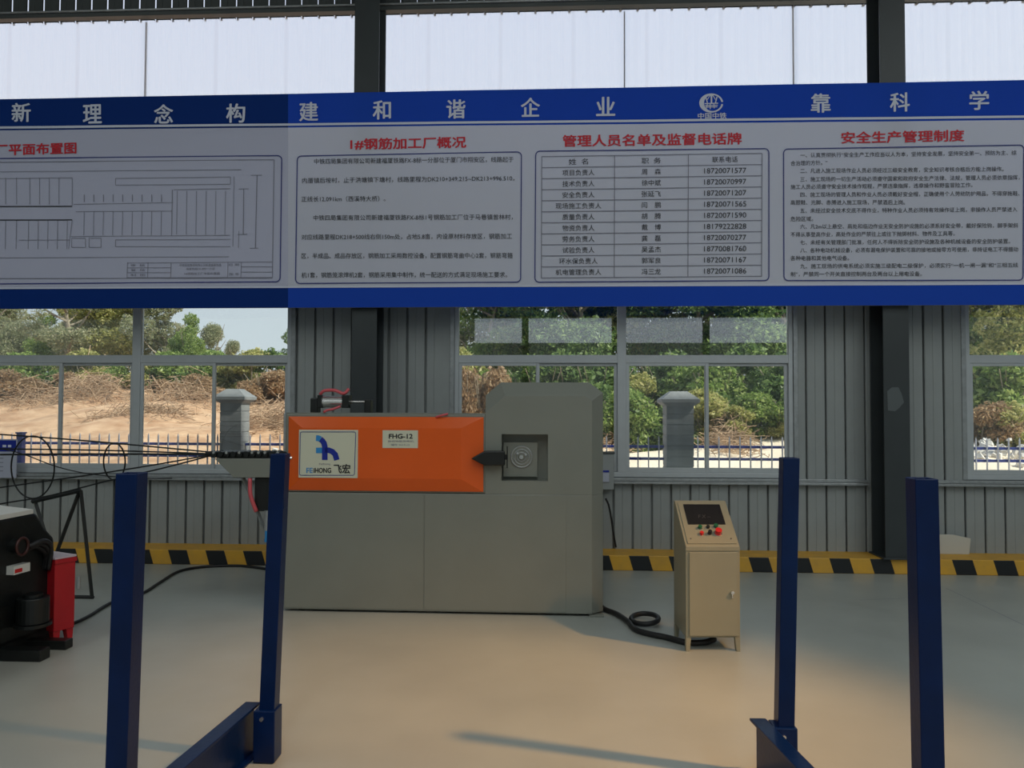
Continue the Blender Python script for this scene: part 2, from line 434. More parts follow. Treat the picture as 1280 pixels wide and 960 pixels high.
# the rest of the shell, behind and beside the camera
cl = MB().box(XL, XR, YB, YW+.3, ZT, ZT+.1).build('ceiling', M_ceil); tag(cl, kind='structure')
wl = MB().box(XL-.1, XL, YB, YW+.1, 0, ZT).build('wall_left', M_wall); tag(wl, kind='structure')
wr = MB().box(XR, XR+.1, YB, YW+.1, 0, ZT).build('wall_right', M_wall); tag(wr, kind='structure')
wf = empty('wall_front', kind='structure')
ZA, ZC = 4.15, 5.15
MB().box(XL, XR, YB-.1, YB, 0, ZA).build('wall_panel', M_wall, wf)
MB().box(XL, XR, YB-.1, YB, ZC, ZT).build('wall_panel', M_wall, wf)
MB().box(XL, -3.0, YB-.1, YB, ZA, ZC).build('wall_panel', M_wall, wf)
x = -3.0
MB().box(-3.0, XR, YB-.05, YB-.045, ZA, ZC).build('translucent_sheet', M_translucent, wf)
for q in (-1.0, 2.5, 6.0): MB().box(q-.13, q+.13, YB, YB+.1, 0, ZT).build('column_post', M_column, wf)
for sxx, syy in FILL_XY:
    t = MB().box(sxx-.82, sxx+.82, syy-8.05, syy+8.05, ZT-.03, ZT-.005).build('ceiling_fill_panel', M_white); tag(t, kind='structure')  # added white panels over the fill lamps; the ceiling stays closed

# ------------------------------------------------------------------ OUTSIDE
def terrain(x, y):
    ys = [7.9, 9.2, 10.5, 13.0, 15.5, 19.0, 22.0, 26.0, 40.0, 90.0]
    zl = [0.0, .25, .45, .72, 1.02, 1.5, 2.05, 2.3, 2.6, 2.6]
    z = float(np.interp(y, ys, zl))
    k = min(1, max(0, (y-11)/4))
    z += k*(0.13*math.sin(x*.9+y*.6)+.08*math.sin(x*2.3-y*1.7+1)+.04*math.sin(x*5.1+y*4.3))
    return z
def pale_sand(m):
    n = m.node_tree; L = n.links; b = n.nodes['Principled BSDF']
    src = b.inputs['Base Color'].links[0].from_socket
    t = n.nodes.new('ShaderNodeTexCoord'); sp = n.nodes.new('ShaderNodeSeparateXYZ'); L.new(t.outputs['Object'], sp.inputs[0])
    nz = n.nodes.new('ShaderNodeTexNoise'); nz.inputs['Scale'].default_value = .6; L.new(t.outputs['Object'], nz.inputs['Vector'])
    ad = n.nodes.new('ShaderNodeMath'); ad.operation = 'MULTIPLY_ADD'; ad.inputs[1].default_value = 5.0; L.new(nz.outputs[0], ad.inputs[0]); L.new(sp.outputs[0], ad.inputs[2])
    mr = n.nodes.new('ShaderNodeMapRange'); mr.inputs[1].default_value = 0.0; mr.inputs[2].default_value = 4.0; L.new(ad.outputs[0], mr.inputs[0])
    mx = n.nodes.new('ShaderNodeMix'); mx.data_type = 'RGBA'; L.new(mr.outputs[0], mx.inputs[0]); L.new(src, mx.inputs[6]); mx.inputs[7].default_value = (.80, .70, .57, 1)
    L.new(mx.outputs[2], b.inputs['Base Color'])
pale_sand(M_soil)
tm = MB(); nx, ny = 150, 90
gx = np.linspace(-45, 40, nx); gy = YW+.12+(np.linspace(0, 1, ny)**1.8)*70
vs = [(float(a), float(b), terrain(a, b)) for b in gy for a in gx]
tm.add(vs, [(j*nx+i, j*nx+i+1, (j+1)*nx+i+1, (j+1)*nx+i) for j in range(ny-1) for i in range(nx-1)])
g = tm.build('ground', M_soil, smooth=True); tag(g, kind='structure')

# foliage meshes (shared)
rng = np.random.default_rng(5)
def leaf_mesh(name, blobs, n, size, material, shell=0.55):
    """blobs: (cx,cy,cz,rx,ry,rz); leaves as bent two-triangle blades"""
    B = np.array(blobs); vol = B[:, 3]*B[:, 4]*B[:, 5]; p = (vol**.8)/np.sum(vol**.8)
    idx = rng.choice(len(B), n, p=p)
    d = rng.normal(size=(n, 3)); d /= np.linalg.norm(d, axis=1)[:, None]
    r = shell+(1-shell)*rng.random(n)**.6
    r *= 1+.22*np.sin(d[:, 0]*7+idx)*np.cos(d[:, 2]*6+idx*2)
    c = B[idx, :3]+d*B[idx, 3:6]*r[:, None]
    a = rng.normal(size=(n, 3)); a /= np.linalg.norm(a, axis=1)[:, None]
    b = np.cross(a, rng.normal(size=(n, 3))); b /= np.linalg.norm(b, axis=1)[:, None]
    s = size*(.6+.8*rng.random(n))[:, None]
    nrm = np.cross(a, b)
    v = np.stack([c-a*s*.6, c-b*s*.28+nrm*s*.08, c+a*s*.6, c+b*s*.28+nrm*s*.08], axis=1).reshape(-1, 3)
    me = bpy.data.meshes.new(name)
    me.vertices.add(4*n); me.vertices.foreach_set('co', v.ravel())
    me.loops.add(4*n); me.loops.foreach_set('vertex_index', np.arange(4*n))
    me.polygons.add(n); me.polygons.foreach_set('loop_start', np.arange(n)*4)
    me.materials.append(material); me.update(calc_edges=True); me.validate()
    return me
def blobset(seed, n, R, z0, z1, br):
    r = random.Random(seed); out = []
    for i in range(n):
        t = r.random(); z = z0+(z1-z0)*t; w_ = R*math.sin(PI*(0.15+0.8*t))**.7; a = r.random()*2*PI; q = w_*math.sqrt(r.random())
        s = br*(.6+.7*r.random()); out.append((q*math.cos(a), q*math.sin(a), z, s, s, s*.75))
    return out
# unit trees: about 1 high, scaled when placed
def trunk_mesh(seed, h=0.75, r=0.018, nb=7, name='trunk'):
    rr = random.Random(seed); m = MB()
    pts = [(0, 0, -.06)]
    for i in range(1, 6): pts.append((pts[-1][0]+rr.uniform(-.03, .03), pts[-1][1]+rr.uniform(-.03, .03), h*i/5))
    P = spline(pts, 4); m.tube(P, [r*(1-.75*i/len(P)) for i in range(len(P))], 6)
    for k in range(nb):
        b = P[int(len(P)*(.35+.6*rr.random()))-1]; a = rr.random()*2*PI; L_ = .12+.2*rr.random()
        q = [b, b+Vector((math.cos(a)*L_*.5, math.sin(a)*L_*.5, L_*.35)), b+Vector((math.cos(a)*L_, math.sin(a)*L_, L_*.95))]
        m.tube(spline(q, 3), [r*.5*(1-.1*i) for i in range(7)], 5)
    o = m.build(name, M_bark); me = o.data; bpy.data.objects.remove(o); return me
TR = [trunk_mesh(s) for s in (1, 2, 3)]
TR_big = [trunk_mesh(s, .85, .024, 14) for s in (11, 12)]
CR = {}
for key, mt, sd in (('green', 0, 1), ('dark', 1, 2), ('yellow', 2, 3), ('pale', 3, 4)):
    CR[key] = [leaf_mesh('crown', blobset(sd*10+k, 26, .27, .16, .9, .12), 24000, .019, M_leaf[mt]) for k in range(2)]
CR['thin'] = [leaf_mesh('crown', blobset(55, 20, .27, .32, .92, .10), 8000, .018, M_leaf[3], .2)]
BU = {}
for key, mt, sd in (('green', 0, 5), ('dark', 1, 6), ('yellow', 2, 7), ('dry', 4, 8)):
    BU[key] = [leaf_mesh('leaves', blobset(sd*10, 16, .42, .05, .75, .22), 7000, .062, M_leaf[mt], .4)]
def stem_mesh():
    m = MB(); rr = random.Random(3)
    for k in range(9):
        a = rr.random()*2*PI; L_ = .3+.2*rr.random()
        m.tube(spline([(0, 0, -.05), (math.cos(a)*L_*.4, math.sin(a)*L_*.4, .35), (math.cos(a)*L_, math.sin(a)*L_, .75)], 3), [.014-.0015*i for i in range(7)], 5)
    o = m.build('stems', M_bark); me = o.data; bpy.data.objects.remove(o); return me
STEM = stem_mesh()
def mesh_obj(name, me, parent):
    o = bpy.data.objects.new(name, me); COL.objects.link(o); o.parent = parent; return o
def tree(px, ytop, Y, kind, label, wide=1.0, group='trees on the slope outside'):
    x = atY(px, 500, Y).x; zb_ = terrain(x, Y); h = atY(px, ytop, Y).z-zb_
    t = empty('tree', (x, Y, zb_), random.random()*6.28, label=label, cat='tree', group=group)
    s = h/.98
    t.scale = (s*wide, s*wide, s)
    c = mesh_obj('crown', random.choice(CR[kind]), t); c['kind'] = 'stuff'
    mesh_obj('trunk', random.choice(TR_big if kind == 'thin' else TR), t)
def bush(px, ytop, Y, kind, label, wide=1.0, group='bushes on the slope outside'):
    x = atY(px, 500, Y).x; zb_ = terrain(x, Y); h = max(.3, atY(px, ytop, Y).z-zb_)
    t = empty('bush', (x, Y, zb_), random.random()*6.28, label=label, cat='bush', group=group)
    s = h/.88
    t.scale = (s*wide, s*wide, s)
    c = mesh_obj('leaves', BU[kind][0], t); c['kind'] = 'stuff'
    mesh_obj('stems', STEM, t)
KW = {'green': 'mid green', 'dark': 'dark green', 'yellow': 'yellow-green', 'pale': 'pale dusty green', 'thin': 'thin pale-trunked', 'dry': 'dry brown'}
# (px, top y, distance, kind, width, where)
trees = [
 (-40, 330, 27, 'pale', 1.1, 'outside, at the far left edge beyond the left window'),
 (22, 402, 28, 'pale', .9, 'low at the left edge of the left window'),
 (80, 350, 25, 'thin', 1.3, 'bare branches spread in the top left pane of the left window'),
 (112, 345, 28, 'pale', 1.1, 'tall, behind the bare-branched one in the left window'),
 (-5, 372, 30, 'pale', 1.0, 'at the far left, tallest beyond the left window edge'),
 (62, 392, 27, 'green', 1.0, 'rounded, behind the bare-branched one in the left window'),
 (138, 330, 26, 'yellow', 1.1, 'broad, just left of the left window mullion'),
 (205, 345, 26, 'pale', 1.0, 'just right of the left window mullion'),
 (232, 392, 24, 'green', .8, 'low, at the slope down to the open sky in the left window'),
 (268, 404, 27, 'pale', .75, 'small topmost tuft against the open sky in the left window'),
 (292, 425, 29, 'pale', .8, 'lowest, small and round under the open sky of the left window'),
 (372, 400, 26, 'dark', .8, 'cut by the right jamb of the left window'),
 (560, 330, 21, 'thin', 1.0, 'at the left jamb of the middle window'),
 (612, 300, 20, 'green', 1.1, 'above the left sash of the middle window'),
 (668, 280, 21, 'yellow', 1.2, 'filling the upper left pane of the middle window'),
 (728, 260, 20, 'dark', 1.1, 'left of the centre mullion of the middle window'),
 (775, 280, 22, 'green', 1.1, 'straight behind the centre mullion of the middle window'),
 (822, 270, 21, 'yellow', 1.1, 'above the concrete pillar in the middle window'),
 (880, 260, 20, 'dark', 1.1, 'behind the right sash stile of the middle window'),
 (925, 260, 22, 'green', 1.1, 'in the upper right pane of the middle window'),
 (985, 270, 20, 'dark', 1.2, 'at the right jamb of the middle window'),
 (1215, 280, 21, 'green', 1.1, 'at the left jamb of the right window'),
 (1265, 270, 20, 'yellow', 1.1, 'at the right edge of the view in the right window'),
 (1320, 260, 21, 'dark', 1.1, 'past the right edge beyond the right window')]
for px, yt, Y, kd, wd, wh in trees:
    tree(px, yt, Y, kd, KW[kd]+' tree '+wh, wd)
rb = random.Random(21)
bsh = []
i = 0
for px in range(-20, 375, 24):      # hedge-like band, left window
    bsh.append((px+rb.uniform(-6, 6), 446+rb.uniform(-8, 14), 22.6+rb.uniform(-.5, .8), rb.choice(['green', 'dark', 'green', 'yellow']), 1.1))
for px in range(575, 1000, 22):
    bsh.append((px+rb.uniform(-6, 6), 462+rb.uniform(-30, 20), 17.2+rb.uniform(-.8, .8), rb.choice(['green', 'dark', 'yellow', 'dark', 'green']), 1.0))
for px in range(780, 1000, 24):
    bsh.append((px+rb.uniform(-6, 6), 505+rb.uniform(-16, 12), 15.4+rb.uniform(-.4, .4), rb.choice(['yellow', 'yellow', 'green', 'dark']), 1.1))
for px in range(1205, 1310, 20):
    bsh.append((px+rb.uniform(-6, 6), 465+rb.uniform(-20, 30), 16.8+rb.uniform(-.6, .6), rb.choice(['dark', 'green', 'yellow']), 1.0))
bsh += [(585, 450, 14.5, 'dry', .55), (603, 455, 14.4, 'dry', .6), (1225, 500, 14.8, 'dry', 1.0), (1262, 505, 14.6, 'yellow', 1.0)]
for k, px in enumerate((8, 48, 86, 124, 196, 238, 262, 328, 352)): bsh.append((px, 468+rb.uniform(-8, 8), 21.3+rb.uniform(-.3, .3), 'dry', 1.3))
bsh.sort(key=lambda q: q[0])
cnt = {}
ORD = ['first', 'second', 'third', 'fourth', 'fifth', 'sixth', 'seventh', 'eighth', 'ninth', 'tenth', 'eleventh', 'twelfth', 'thirteenth', 'fourteenth', 'fifteenth', 'sixteenth', 'seventeenth', 'eighteenth']
for px, yt, Y, kd, wd in bsh:
    wn = 'left' if px < 400 else 'middle' if px < 1100 else 'right'
    row = 'front' if (Y < 16 or 20 < Y < 21.9) else 'back'
    k = (kd, wn, row); cnt[k] = cnt.get(k, 0)+1
    bush(px, yt, Y, kd, '%s bush, %s of its colour from left, %s row, %s window' % (KW[kd], ORD[cnt[k]-1], row, wn), wd)

# brush piles on the slope
def brush(px, Y, w_, h_, label, seed):
    x = atY(px, 500, Y).x; rr = random.Random(seed); m = MB()
    h_ *= .85
    for k in range(620):
        a = rr.gauss(0, w_*.38); b = rr.gauss(0, .45); zz = abs(rr.gauss(0, h_*.45))*math.exp(-(a/w_)**2*1.5)
        L_ = rr.uniform(.15, .6); d = Vector((rr.gauss(0, 1), rr.gauss(0, .8), rr.gauss(0.25, .35))).normalized()*L_
        c = Vector((a, b, terrain(x+a, Y+b)-terrain(x, Y)+zz))
        m.tube([c-d/2, c+Vector((rr.uniform(-.03, .03), 0, rr.uniform(-.03, .03))), c+d/2], rr.uniform(.003, .009), 4)
    o = m.build('brush_pile', M_twig, loc=(x, Y, terrain(x, Y))); tag(o, label, 'brush pile', 'brush piles on the soil slope', 'stuff')
brush(30, 20.5, 2.0, .6, 'dry brown brush pile on the soil at the far left of the left window', 1)
brush(110, 20.0, 1.5, .9, 'tall dry brush pile just left of the left window mullion', 2)
brush(225, 20.3, 2.0, .7, 'long dry brush pile between mullion and concrete pillar in the left window', 3)
brush(340, 17.0, 1.3, .8, 'grey-brown brush pile right of the concrete pillar in the left window', 4)
brush(180, 17.5, 1.4, .35, 'low scattered twigs on bare soil in front of the long brush pile', 5)
brush(905, 15.0, .7, .5, 'tangle of pale dead branches in the right half of the middle window', 6)
brush(765, 15.4, .6, .35, 'dead twigs beside the centre mullion of the middle window', 7)

def rubble(px, Y, n_, sz, label, seed, sx_=.5):
    x = atY(px, 540, Y).x; rr = random.Random(seed); m = MB()
    for k in range(n_):
        c = Vector((rr.gauss(0, sx_), rr.gauss(0, .2), abs(rr.gauss(0, .09)))); s = sz*rr.uniform(.4, 1)
        c.z += terrain(x+c.x, Y+c.y)-terrain(x, Y)
        q = Euler((rr.random()*6, rr.random()*6, rr.random()*6)).to_quaternion()
        vs = [c+q @ Vector((a*s*rr.uniform(.7, 1), b*s*rr.uniform(.5, 1), d*s*rr.uniform(.4, .8))) for a, b, d in ((-1,-1,-1),(1,-1,-1),(1,1,-1),(-1,1,-1),(-1,-1,1),(1,-1,1),(1,1,1),(-1,1,1))]
        m.add(vs, [(0,3,2,1),(4,5,6,7),(0,1,5,4),(1,2,6,5),(2,3,7,6),(3,0,4,7)])
    o = m.build('rubble_heap', M_dust, loc=(x, Y, terrain(x, Y))); tag(o, label, 'rubble', None, 'stuff')
rubble(337, 12.6, 90, .07, 'heap of white rubble on the soil right of the concrete pillar in the left window', 1, .3)
rubble(1235, 13.2, 90, .08, 'scattered white rubble at the foot of the bushes in the right window', 2, .5)

# fence and pillars
YFN = 10.5
def pillar(px, wpx, ytop, label, x=None):
    x = X(px, 520, YFN) if x is None else x; z0 = terrain(x, YFN)-.05; zt = atY(px, ytop, YFN).z
    t = empty('concrete_pillar', (x, YFN+.1, z0), label=label, cat='pillar', group='concrete gate pillars of the fence')
    h = zt-z0; s = wpx
    nb_ = 9; bh = (h-.17)/nb_
    MB().box(-s/2+.008, s/2-.008, -s/2+.008, s/2-.008, 0, h-.18).build('mortar_core', M_conc, t)
    bp_ = MB().box(-s/2, s/2, -s/2, s/2, .005, bh-.005).build('block', M_conc, t, bevel=.004)
    for k in range(1, nb_): inst(bp_, (0, 0, k*bh), t)
    m = MB(); e = s/2+.07
    m.loft([[(a*s/2, b*s/2, h-.2) for a, b in ((-1,-1),(1,-1),(1,1),(-1,1))], [(a*e, b*e, h-.15) for a, b in ((-1,-1),(1,-1),(1,1),(-1,1))],
            [(a*e, b*e, h-.11) for a, b in ((-1,-1),(1,-1),(1,1),(-1,1))], [(a*s*.3, b*s*.3, h) for a, b in ((-1,-1),(1,-1),(1,1),(-1,1))]])
    m.build('cap', M_conc, t)
    return x
pA = pillar(290, .30, 486, 'grey concrete pillar with a pyramid cap outside the left window')
pB = pillar(849, .36, 489, 'grey concrete pillar with a wide cap outside the middle window')
sp_ = pB-pA
pC = pillar(0, .33, 486, 'grey concrete pillar outside, hidden left of the left window', x=pA-sp_)
pD = pillar(1279, .33, 489, 'grey concrete pillar outside beyond the right window', x=pB+sp_)
z_hi = atY(450, 556.5, YFN).z; z_lo = atY(450, 571.5, YFN).z; z_pk = atY(450, 543, YFN).z
pkm = MB().box(-.008, .008, -.008, .008, .52, z_pk-.04)
pkm.loft([[(-.008, -.008, z_pk-.04), (.008, -.008, z_pk-.04), (.008, .008, z_pk-.04), (-.008, .008, z_pk-.04)], [(-.001, -.001, z_pk), (.001, -.001, z_pk), (.001, .001, z_pk), (-.001, .001, z_pk)]])
pko = pkm.build('picket', M_fwhite); pk_me = pko.data; bpy.data.objects.remove(pko)
def fence(x0, x1, label):
    t = empty('fence', (x0, YFN+.1, 0), label=label, cat='fence', group='blue and white picket fence panels')
    L_ = x1-x0
    for z in (z_hi, z_lo): MB().box(0, L_, -.02, .02, z-.018, z+.018).build('rail', M_fblue, t, bevel=.003)
    n = int(L_/.14)
    for k in range(n): mesh_obj('picket', pk_me, t).location = ((k+.5)*L_/n, -.025, 0)
    for x in (): MB().box(x-.03, x+.03, -.03, .03, terrain(x0+x, YFN)-.05, z_pk+.03).build('fence_post', M_fblue, t, bevel=.003)
fence(pC+.18, pA-.16, 'blue-railed white picket fence left of the pillar in the left window')
fence(pA+.16, pB-.19, 'blue-railed white picket fence between the two concrete pillars, behind the grey machine')
fence(pB+.19, pD-.18, 'blue-railed white picket fence right of the pillar in the middle window')
t = empty('fence_post', (X(26, 560, YFN-.3), YFN-.3, 0), label='short blue-violet post in front of the fence at the left edge', cat='post')
MB().box(-.04, .04, -.04, .04, terrain(t.location.x, YFN-.3)-.03, atY(26, 540, YFN-.3).z-.02).build('shaft', M_fblue, t, bevel=.004)
MB().box(-.05, .05, -.05, .05, atY(26, 540, YFN-.3).z-.02, atY(26, 540, YFN-.3).z).build('cap', M_fblue, t, bevel=.004)

# ------------------------------------------------------------------ BANNER
YBN = YW-.38-.07
def wave(x, z): return 0.0022*math.sin(x*2.1+.5)+.0012*math.sin(x*5.3+z*.7)
def bn(px, py):
    p = atY(px, py, YBN); return (p.x, p.z)
def top_y(px): return 124+(100-124)*px/1280.0 if px < 1400 else 97.5
def bot_y(px): return 386+(381-386)*px/1280.0
ban = empty('banner', (0, YBN, 0), label='long blue and white printed banner hung on the steel columns above the windows', cat='banner')
def sheet_quad(mb, pxa, pxb, fa, fb, off=0.0, nseg=24):
    """band of the banner between pixel rows fa(px) and fb(px)"""
    vs = []; fs = []
    for i in range(nseg+1):
        px = pxa+(pxb-pxa)*i/nseg
        for k, f in enumerate((fa, fb)):
            x, z = bn(px, f(px)); vs.append((x, wave(x, z)-off, z))
    for i in range(nseg): fs.append((2*i+1, 2*i+3, 2*i+2, 2*i))
    return mb.add(vs, fs)
def lin(ya, yb): return lambda px: ya+(yb-ya)*px/1280.0
lines_ = [top_y, lin(163, 150), lin(386-26, 381-26.5), bot_y]
xs_ = [-260, 360, 1560]
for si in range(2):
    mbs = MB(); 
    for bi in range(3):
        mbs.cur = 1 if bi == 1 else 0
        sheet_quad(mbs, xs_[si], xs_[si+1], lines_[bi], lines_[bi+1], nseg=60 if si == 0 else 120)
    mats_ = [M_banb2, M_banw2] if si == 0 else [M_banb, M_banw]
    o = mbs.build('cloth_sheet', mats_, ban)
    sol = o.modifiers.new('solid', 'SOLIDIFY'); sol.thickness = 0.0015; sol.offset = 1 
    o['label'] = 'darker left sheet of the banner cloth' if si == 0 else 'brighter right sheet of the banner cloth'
# hem rod
rod = MB(); rod.tube([(bn(px, top_y(px)+1)[0], .012, bn(px, top_y(px)+1)[1]) for px in (-260, 0, 300, 640, 900, 1280, 1560)], .010, 8)
rod.build('hanging_rod', M_gal, ban)
rod = MB(); rod.tube([(bn(px, bot_y(px)-1)[0], .012, bn(px, bot_y(px)-1)[1]) for px in (-260, 0, 300, 640, 900, 1280, 1560)], .010, 8)
rod.build('hanging_rod', M_gal, ban)
# printed rules
OFF = .007
r1 = MB(); sheet_quad(r1, -260, 1560, lin(158.3, 144.6), lin(161.2, 147.6), OFF, 160)
sheet_quad(r1, -260, 1560, lin(359.5, 354), lin(361.5, 356), OFF, 160)
r1.build('white_rule', M_inkwhite, ban)

def fontmesh(text, bold=0.0):
    co, fs = fontmesh0(text)
    if bold < .01: return co, fs
    n = len(co); C2 = []; F2 = []
    for k, (dx, dy) in enumerate(((0, 0), (bold, 0), (-bold, 0), (0, bold*.7), (0, -bold*.7), (bold*.6, bold*.5), (-bold*.6, -bold*.5))):
        q = co.copy(); q[:, 0] += dx; q[:, 1] += dy; q[:, 2] = k*.0012; C2.append(q); F2 += [tuple(i+k*n for i in f) for f in fs]
    return np.concatenate(C2), F2
def fontmesh0(text):
    c = bpy.data.curves.new('t', 'FONT'); c.body = text; c.size = 1; c.resolution_u = 3
    c.dimensions = '2D'
    o = bpy.data.objects.new('t', c); COL.objects.link(o)
    dg = bpy.context.evaluated_depsgraph_get(); me = bpy.data.meshes.new_from_object(o.evaluated_get(dg))
    n = len(me.vertices); co = np.empty(n*3); me.vertices.foreach_get('co', co); co = co.reshape(-1, 3)
    fs = [tuple(p.vertices) for p in me.polygons]
    bpy.data.objects.remove(o); bpy.data.curves.remove(c); bpy.data.meshes.remove(me)
    return co, fs
def put_text(mb, text, pxa, pya, pxb, pyb, hpx, frame, bold=0.0, shear=0.0):
    """text bbox stretched between two centreline pixels; hpx = cap height in pixels; frame(px,py)->(x,y,z)"""
    co, fs = fontmesh(text, bold)
    if len(co) == 0: return
    x0, x1 = co[:, 0].min(), co[:, 0].max(); y0, y1 = co[:, 1].min(), co[:, 1].max()
    u = (co[:, 0]-x0)/(x1-x0); v = (co[:, 1]-(y0+y1)/2)/(y1-y0)
    A = Vector(frame(pxa, pya)); B = Vector(frame(pxb, pyb)); T = Vector(frame((pxa+pxb)/2, (pya+pyb)/2-hpx/2)); Bt = Vector(frame((pxa+pxb)/2, (pya+pyb)/2+hpx/2))
    up = T-Bt
    vs = []
    nrm = (B-A).cross(up).normalized()
    for a, b, c_ in zip(u, v, co[:, 2]):
        p = A+(B-A)*float(a+shear*b)+up*float(b)+nrm*float(c_)*.08
        vs.append((p.x, p.y, p.z))
    mb.add(vs, fs)
def fb_(px, py):
    x, z = bn(px, py); return (x, -OFF-.001, z)
def text_part(name, items, material, parent, frame, bold=0.0, fix=None):
    m = MB()
    for it in items: put_text(m, *it, frame, bold)
    if fix: m.v = [fix(v) for v in m.v]
    return m.build(name, material, parent)
fixw = lambda v: (v[0], wave(v[0], v[2])+v[1], v[2])

heads = [('新', 15, 39, 141), ('理', 104, 128, 143), ('念', 193, 217, 143), ('构', 283, 307, 142), ('建', 374, 398, 140), ('和', 466, 489, 138), ('谐', 558, 582, 137), ('企', 651, 675, 134.5), ('业', 745, 769, 133.5), ('靠', 1013, 1038, 129.5), ('科', 1112, 1137, 128), ('学', 1211, 1236, 126)]
for ch, a, b, y in heads:
    text_part('lettering', [(ch, a, y, b, y-.4, 24)], M_inkwhite, ban, fb_, .022, fixw)
text_part('lettering', [('中国中铁', 872, 145.4, 908, 145, 7.6)], M_inkwhite, ban, fb_, .02, fixw)
titles = [('1#钢筋加工厂平面布置图', -90, 190, 96, 185, 14.5), ('1#钢筋加工厂概况', 438, 180.5, 583, 178, 14.5),
          ('管理人员名单及监督电话牌', 703, 176.5, 927, 173.5, 15), ('安全生产管理制度', 1051, 172.5, 1205, 169.5, 15)]
for tt in titles: text_part('title_lettering', [tt], M_inkred, ban, fb_, .026, fixw)

# rounded frames
def rrect(mb, pa, pb, pc, pd, rad, th, frame):
    """pa,pb,pc,pd = TL,TR,BR,BL pixels"""
    def ring(ins):
        P = [Vector((*p, 0)) for p in (pa, pb, pc, pd)]
        c = sum(P, Vector((0, 0, 0)))/4; out = []
        Q = [p+Vector(((1 if p.x < c.x else -1)*ins, (1 if p.y < c.y else -1)*ins, 0)) for p in P]
        r = max(rad-ins, 1)
        sgn = [(1, 1), (-1, 1), (-1, -1), (1, -1)]; st = [180, 270, 0, 90]
        for q, (sx_, sy_), a0_ in zip(Q, sgn, st):
            cc = Vector((q.x+sx_*r, q.y+sy_*r))
            for k in range(5):
                a = math.radians(a0_+90*k/4); out.append(frame(cc.x+r*math.cos(a), cc.y+r*math.sin(a)))
        return out
    o_, i_ = ring(0), ring(th); n = len(o_)
    mb.add(o_+i_, [(k, k+n, (k+1) % n+n, (k+1) % n) for k in range(n)])
fr = MB()
for q in (((-330, 201), (353, 194), (351, 353), (-330, 358)), ((371, 194.5), (652.5, 189.5), (651.5, 353.5), (369, 355)),
          ((669, 188.5), (961.5, 185.5), (961.5, 351.5), (668, 353.5)), ((978.5, 186), (1280, 181), (1279, 351), (979, 351.5))):
    rrect(fr, *q, 6, 1.3, fb_)
fr.v = [fixw(v) for v in fr.v]; fr.build('text_frame', M_inkblue, ban)

body = ['中铁四局集团有限公司新建福厦铁路FX-8标一分部位于厦门市翔安区，线路起于',
 '内厝镇后垵村，止于洪塘镇下塘村，线路里程为DK210+349.215~DK213+996.510，',
 '正线长12.091km（西溪特大桥）。', '中铁四局集团有限公司新建福厦铁路FX-8标1号钢筋加工厂位于马巷镇曾林村，',
 '对应线路里程DK218+500线右侧150m处，占地5.8亩，内设原材料存放区，钢筋加工',
 '区，半成品、成品存放区，钢筋加工采用数控设备，配置钢筋弯曲中心2套，钢筋弯箍',
 '机1套，钢筋笼滚焊机2套，钢筋采用集中制作，统一配送的方式满足现场施工要求。']
ex = [(393, 202, 642, 199.5), (378, 226, 643, 223), (377, 249, 482, 248.5), (392, 272.5, 641, 271.5), (377, 296.5, 640, 295.5), (377, 320, 641, 319.5), (377, 344, 634, 343.5)]
for t_, e in zip(body, ex): text_part('body_lettering', [(t_, *e, 7)], M_ink, ban, fb_, .0, fixw)
rules = [('一、认真贯彻执行“安全生产工作应当以人为本，坚持安全发展，坚持安全第一、预防为主、综', 1000, 194.5, 1270, 191.2),
 ('合治理的方针。”', 988, 204.5, 1034, 203.5), ('二、凡进入施工现场作业人员必须经过三级安全教育，安全知识考核合格后方能上岗操作。', 1000, 214, 1254, 211.5),
 ('三、施工现场的一切生产活动必须遵守国家和政府安全生产法律、法规，管理人员必须依章指挥，', 1000, 224.5, 1274, 222),
 ('施工人员必须遵守安全技术操作规程，严禁违章指挥，违章操作和野蛮冒险工作。', 988, 234, 1215, 231.5),
 ('四、施工现场的管理人员和作业人员必须戴好安全帽，正确使用个人劳动防护用品，不得穿拖鞋、', 1000, 243.7, 1274, 242),
 ('高跟鞋、光脚、赤膊进入施工现场，严禁酒后上岗。', 988, 253.5, 1131, 253),
 ('五、未经过安全技术交底不得作业，特种作业人员必须持有效操作证上岗，非操作人员严禁进入', 1000, 263.7, 1271, 262),
 ('危险区域。', 988, 274, 1016, 273.7), ('六、凡2m以上悬空、高处和临边作业无安全防护设施的必须系好安全带，戴好保险钩，脚手架斜', 1000, 283.5, 1272, 282),
 ('不得从事登高作业，高处作业的严禁往上或往下抛掷材料、物件及工具等。', 988, 293.5, 1193, 292),
 ('七、未经有关管理部门批准，任何人不得拆除安全防护设施及各种机械设备的安全防护装置。', 1000, 303.3, 1262, 301.7),
 ('八、各种电动机械设备，必须有漏电保护装置和可靠的接地或接零方可使用，非持证电工不得擅动', 1000, 313.2, 1272, 311.8),
 ('各种电器和其他电气设备。', 988, 323, 1061, 322.7), ('九、施工现场的供电系统必须实施三级配电二级保护，必须实行“一机一闸一漏”和“三相五线', 1000, 333, 1272, 331.5),
 ('制”，严禁同一个开关直接控制两台及两台以上用电设备。', 988, 343, 1152, 342.3)]
for r_ in rules: text_part('body_lettering', [(*r_, 6.2)], M_ink, ban, fb_, .0, fixw)
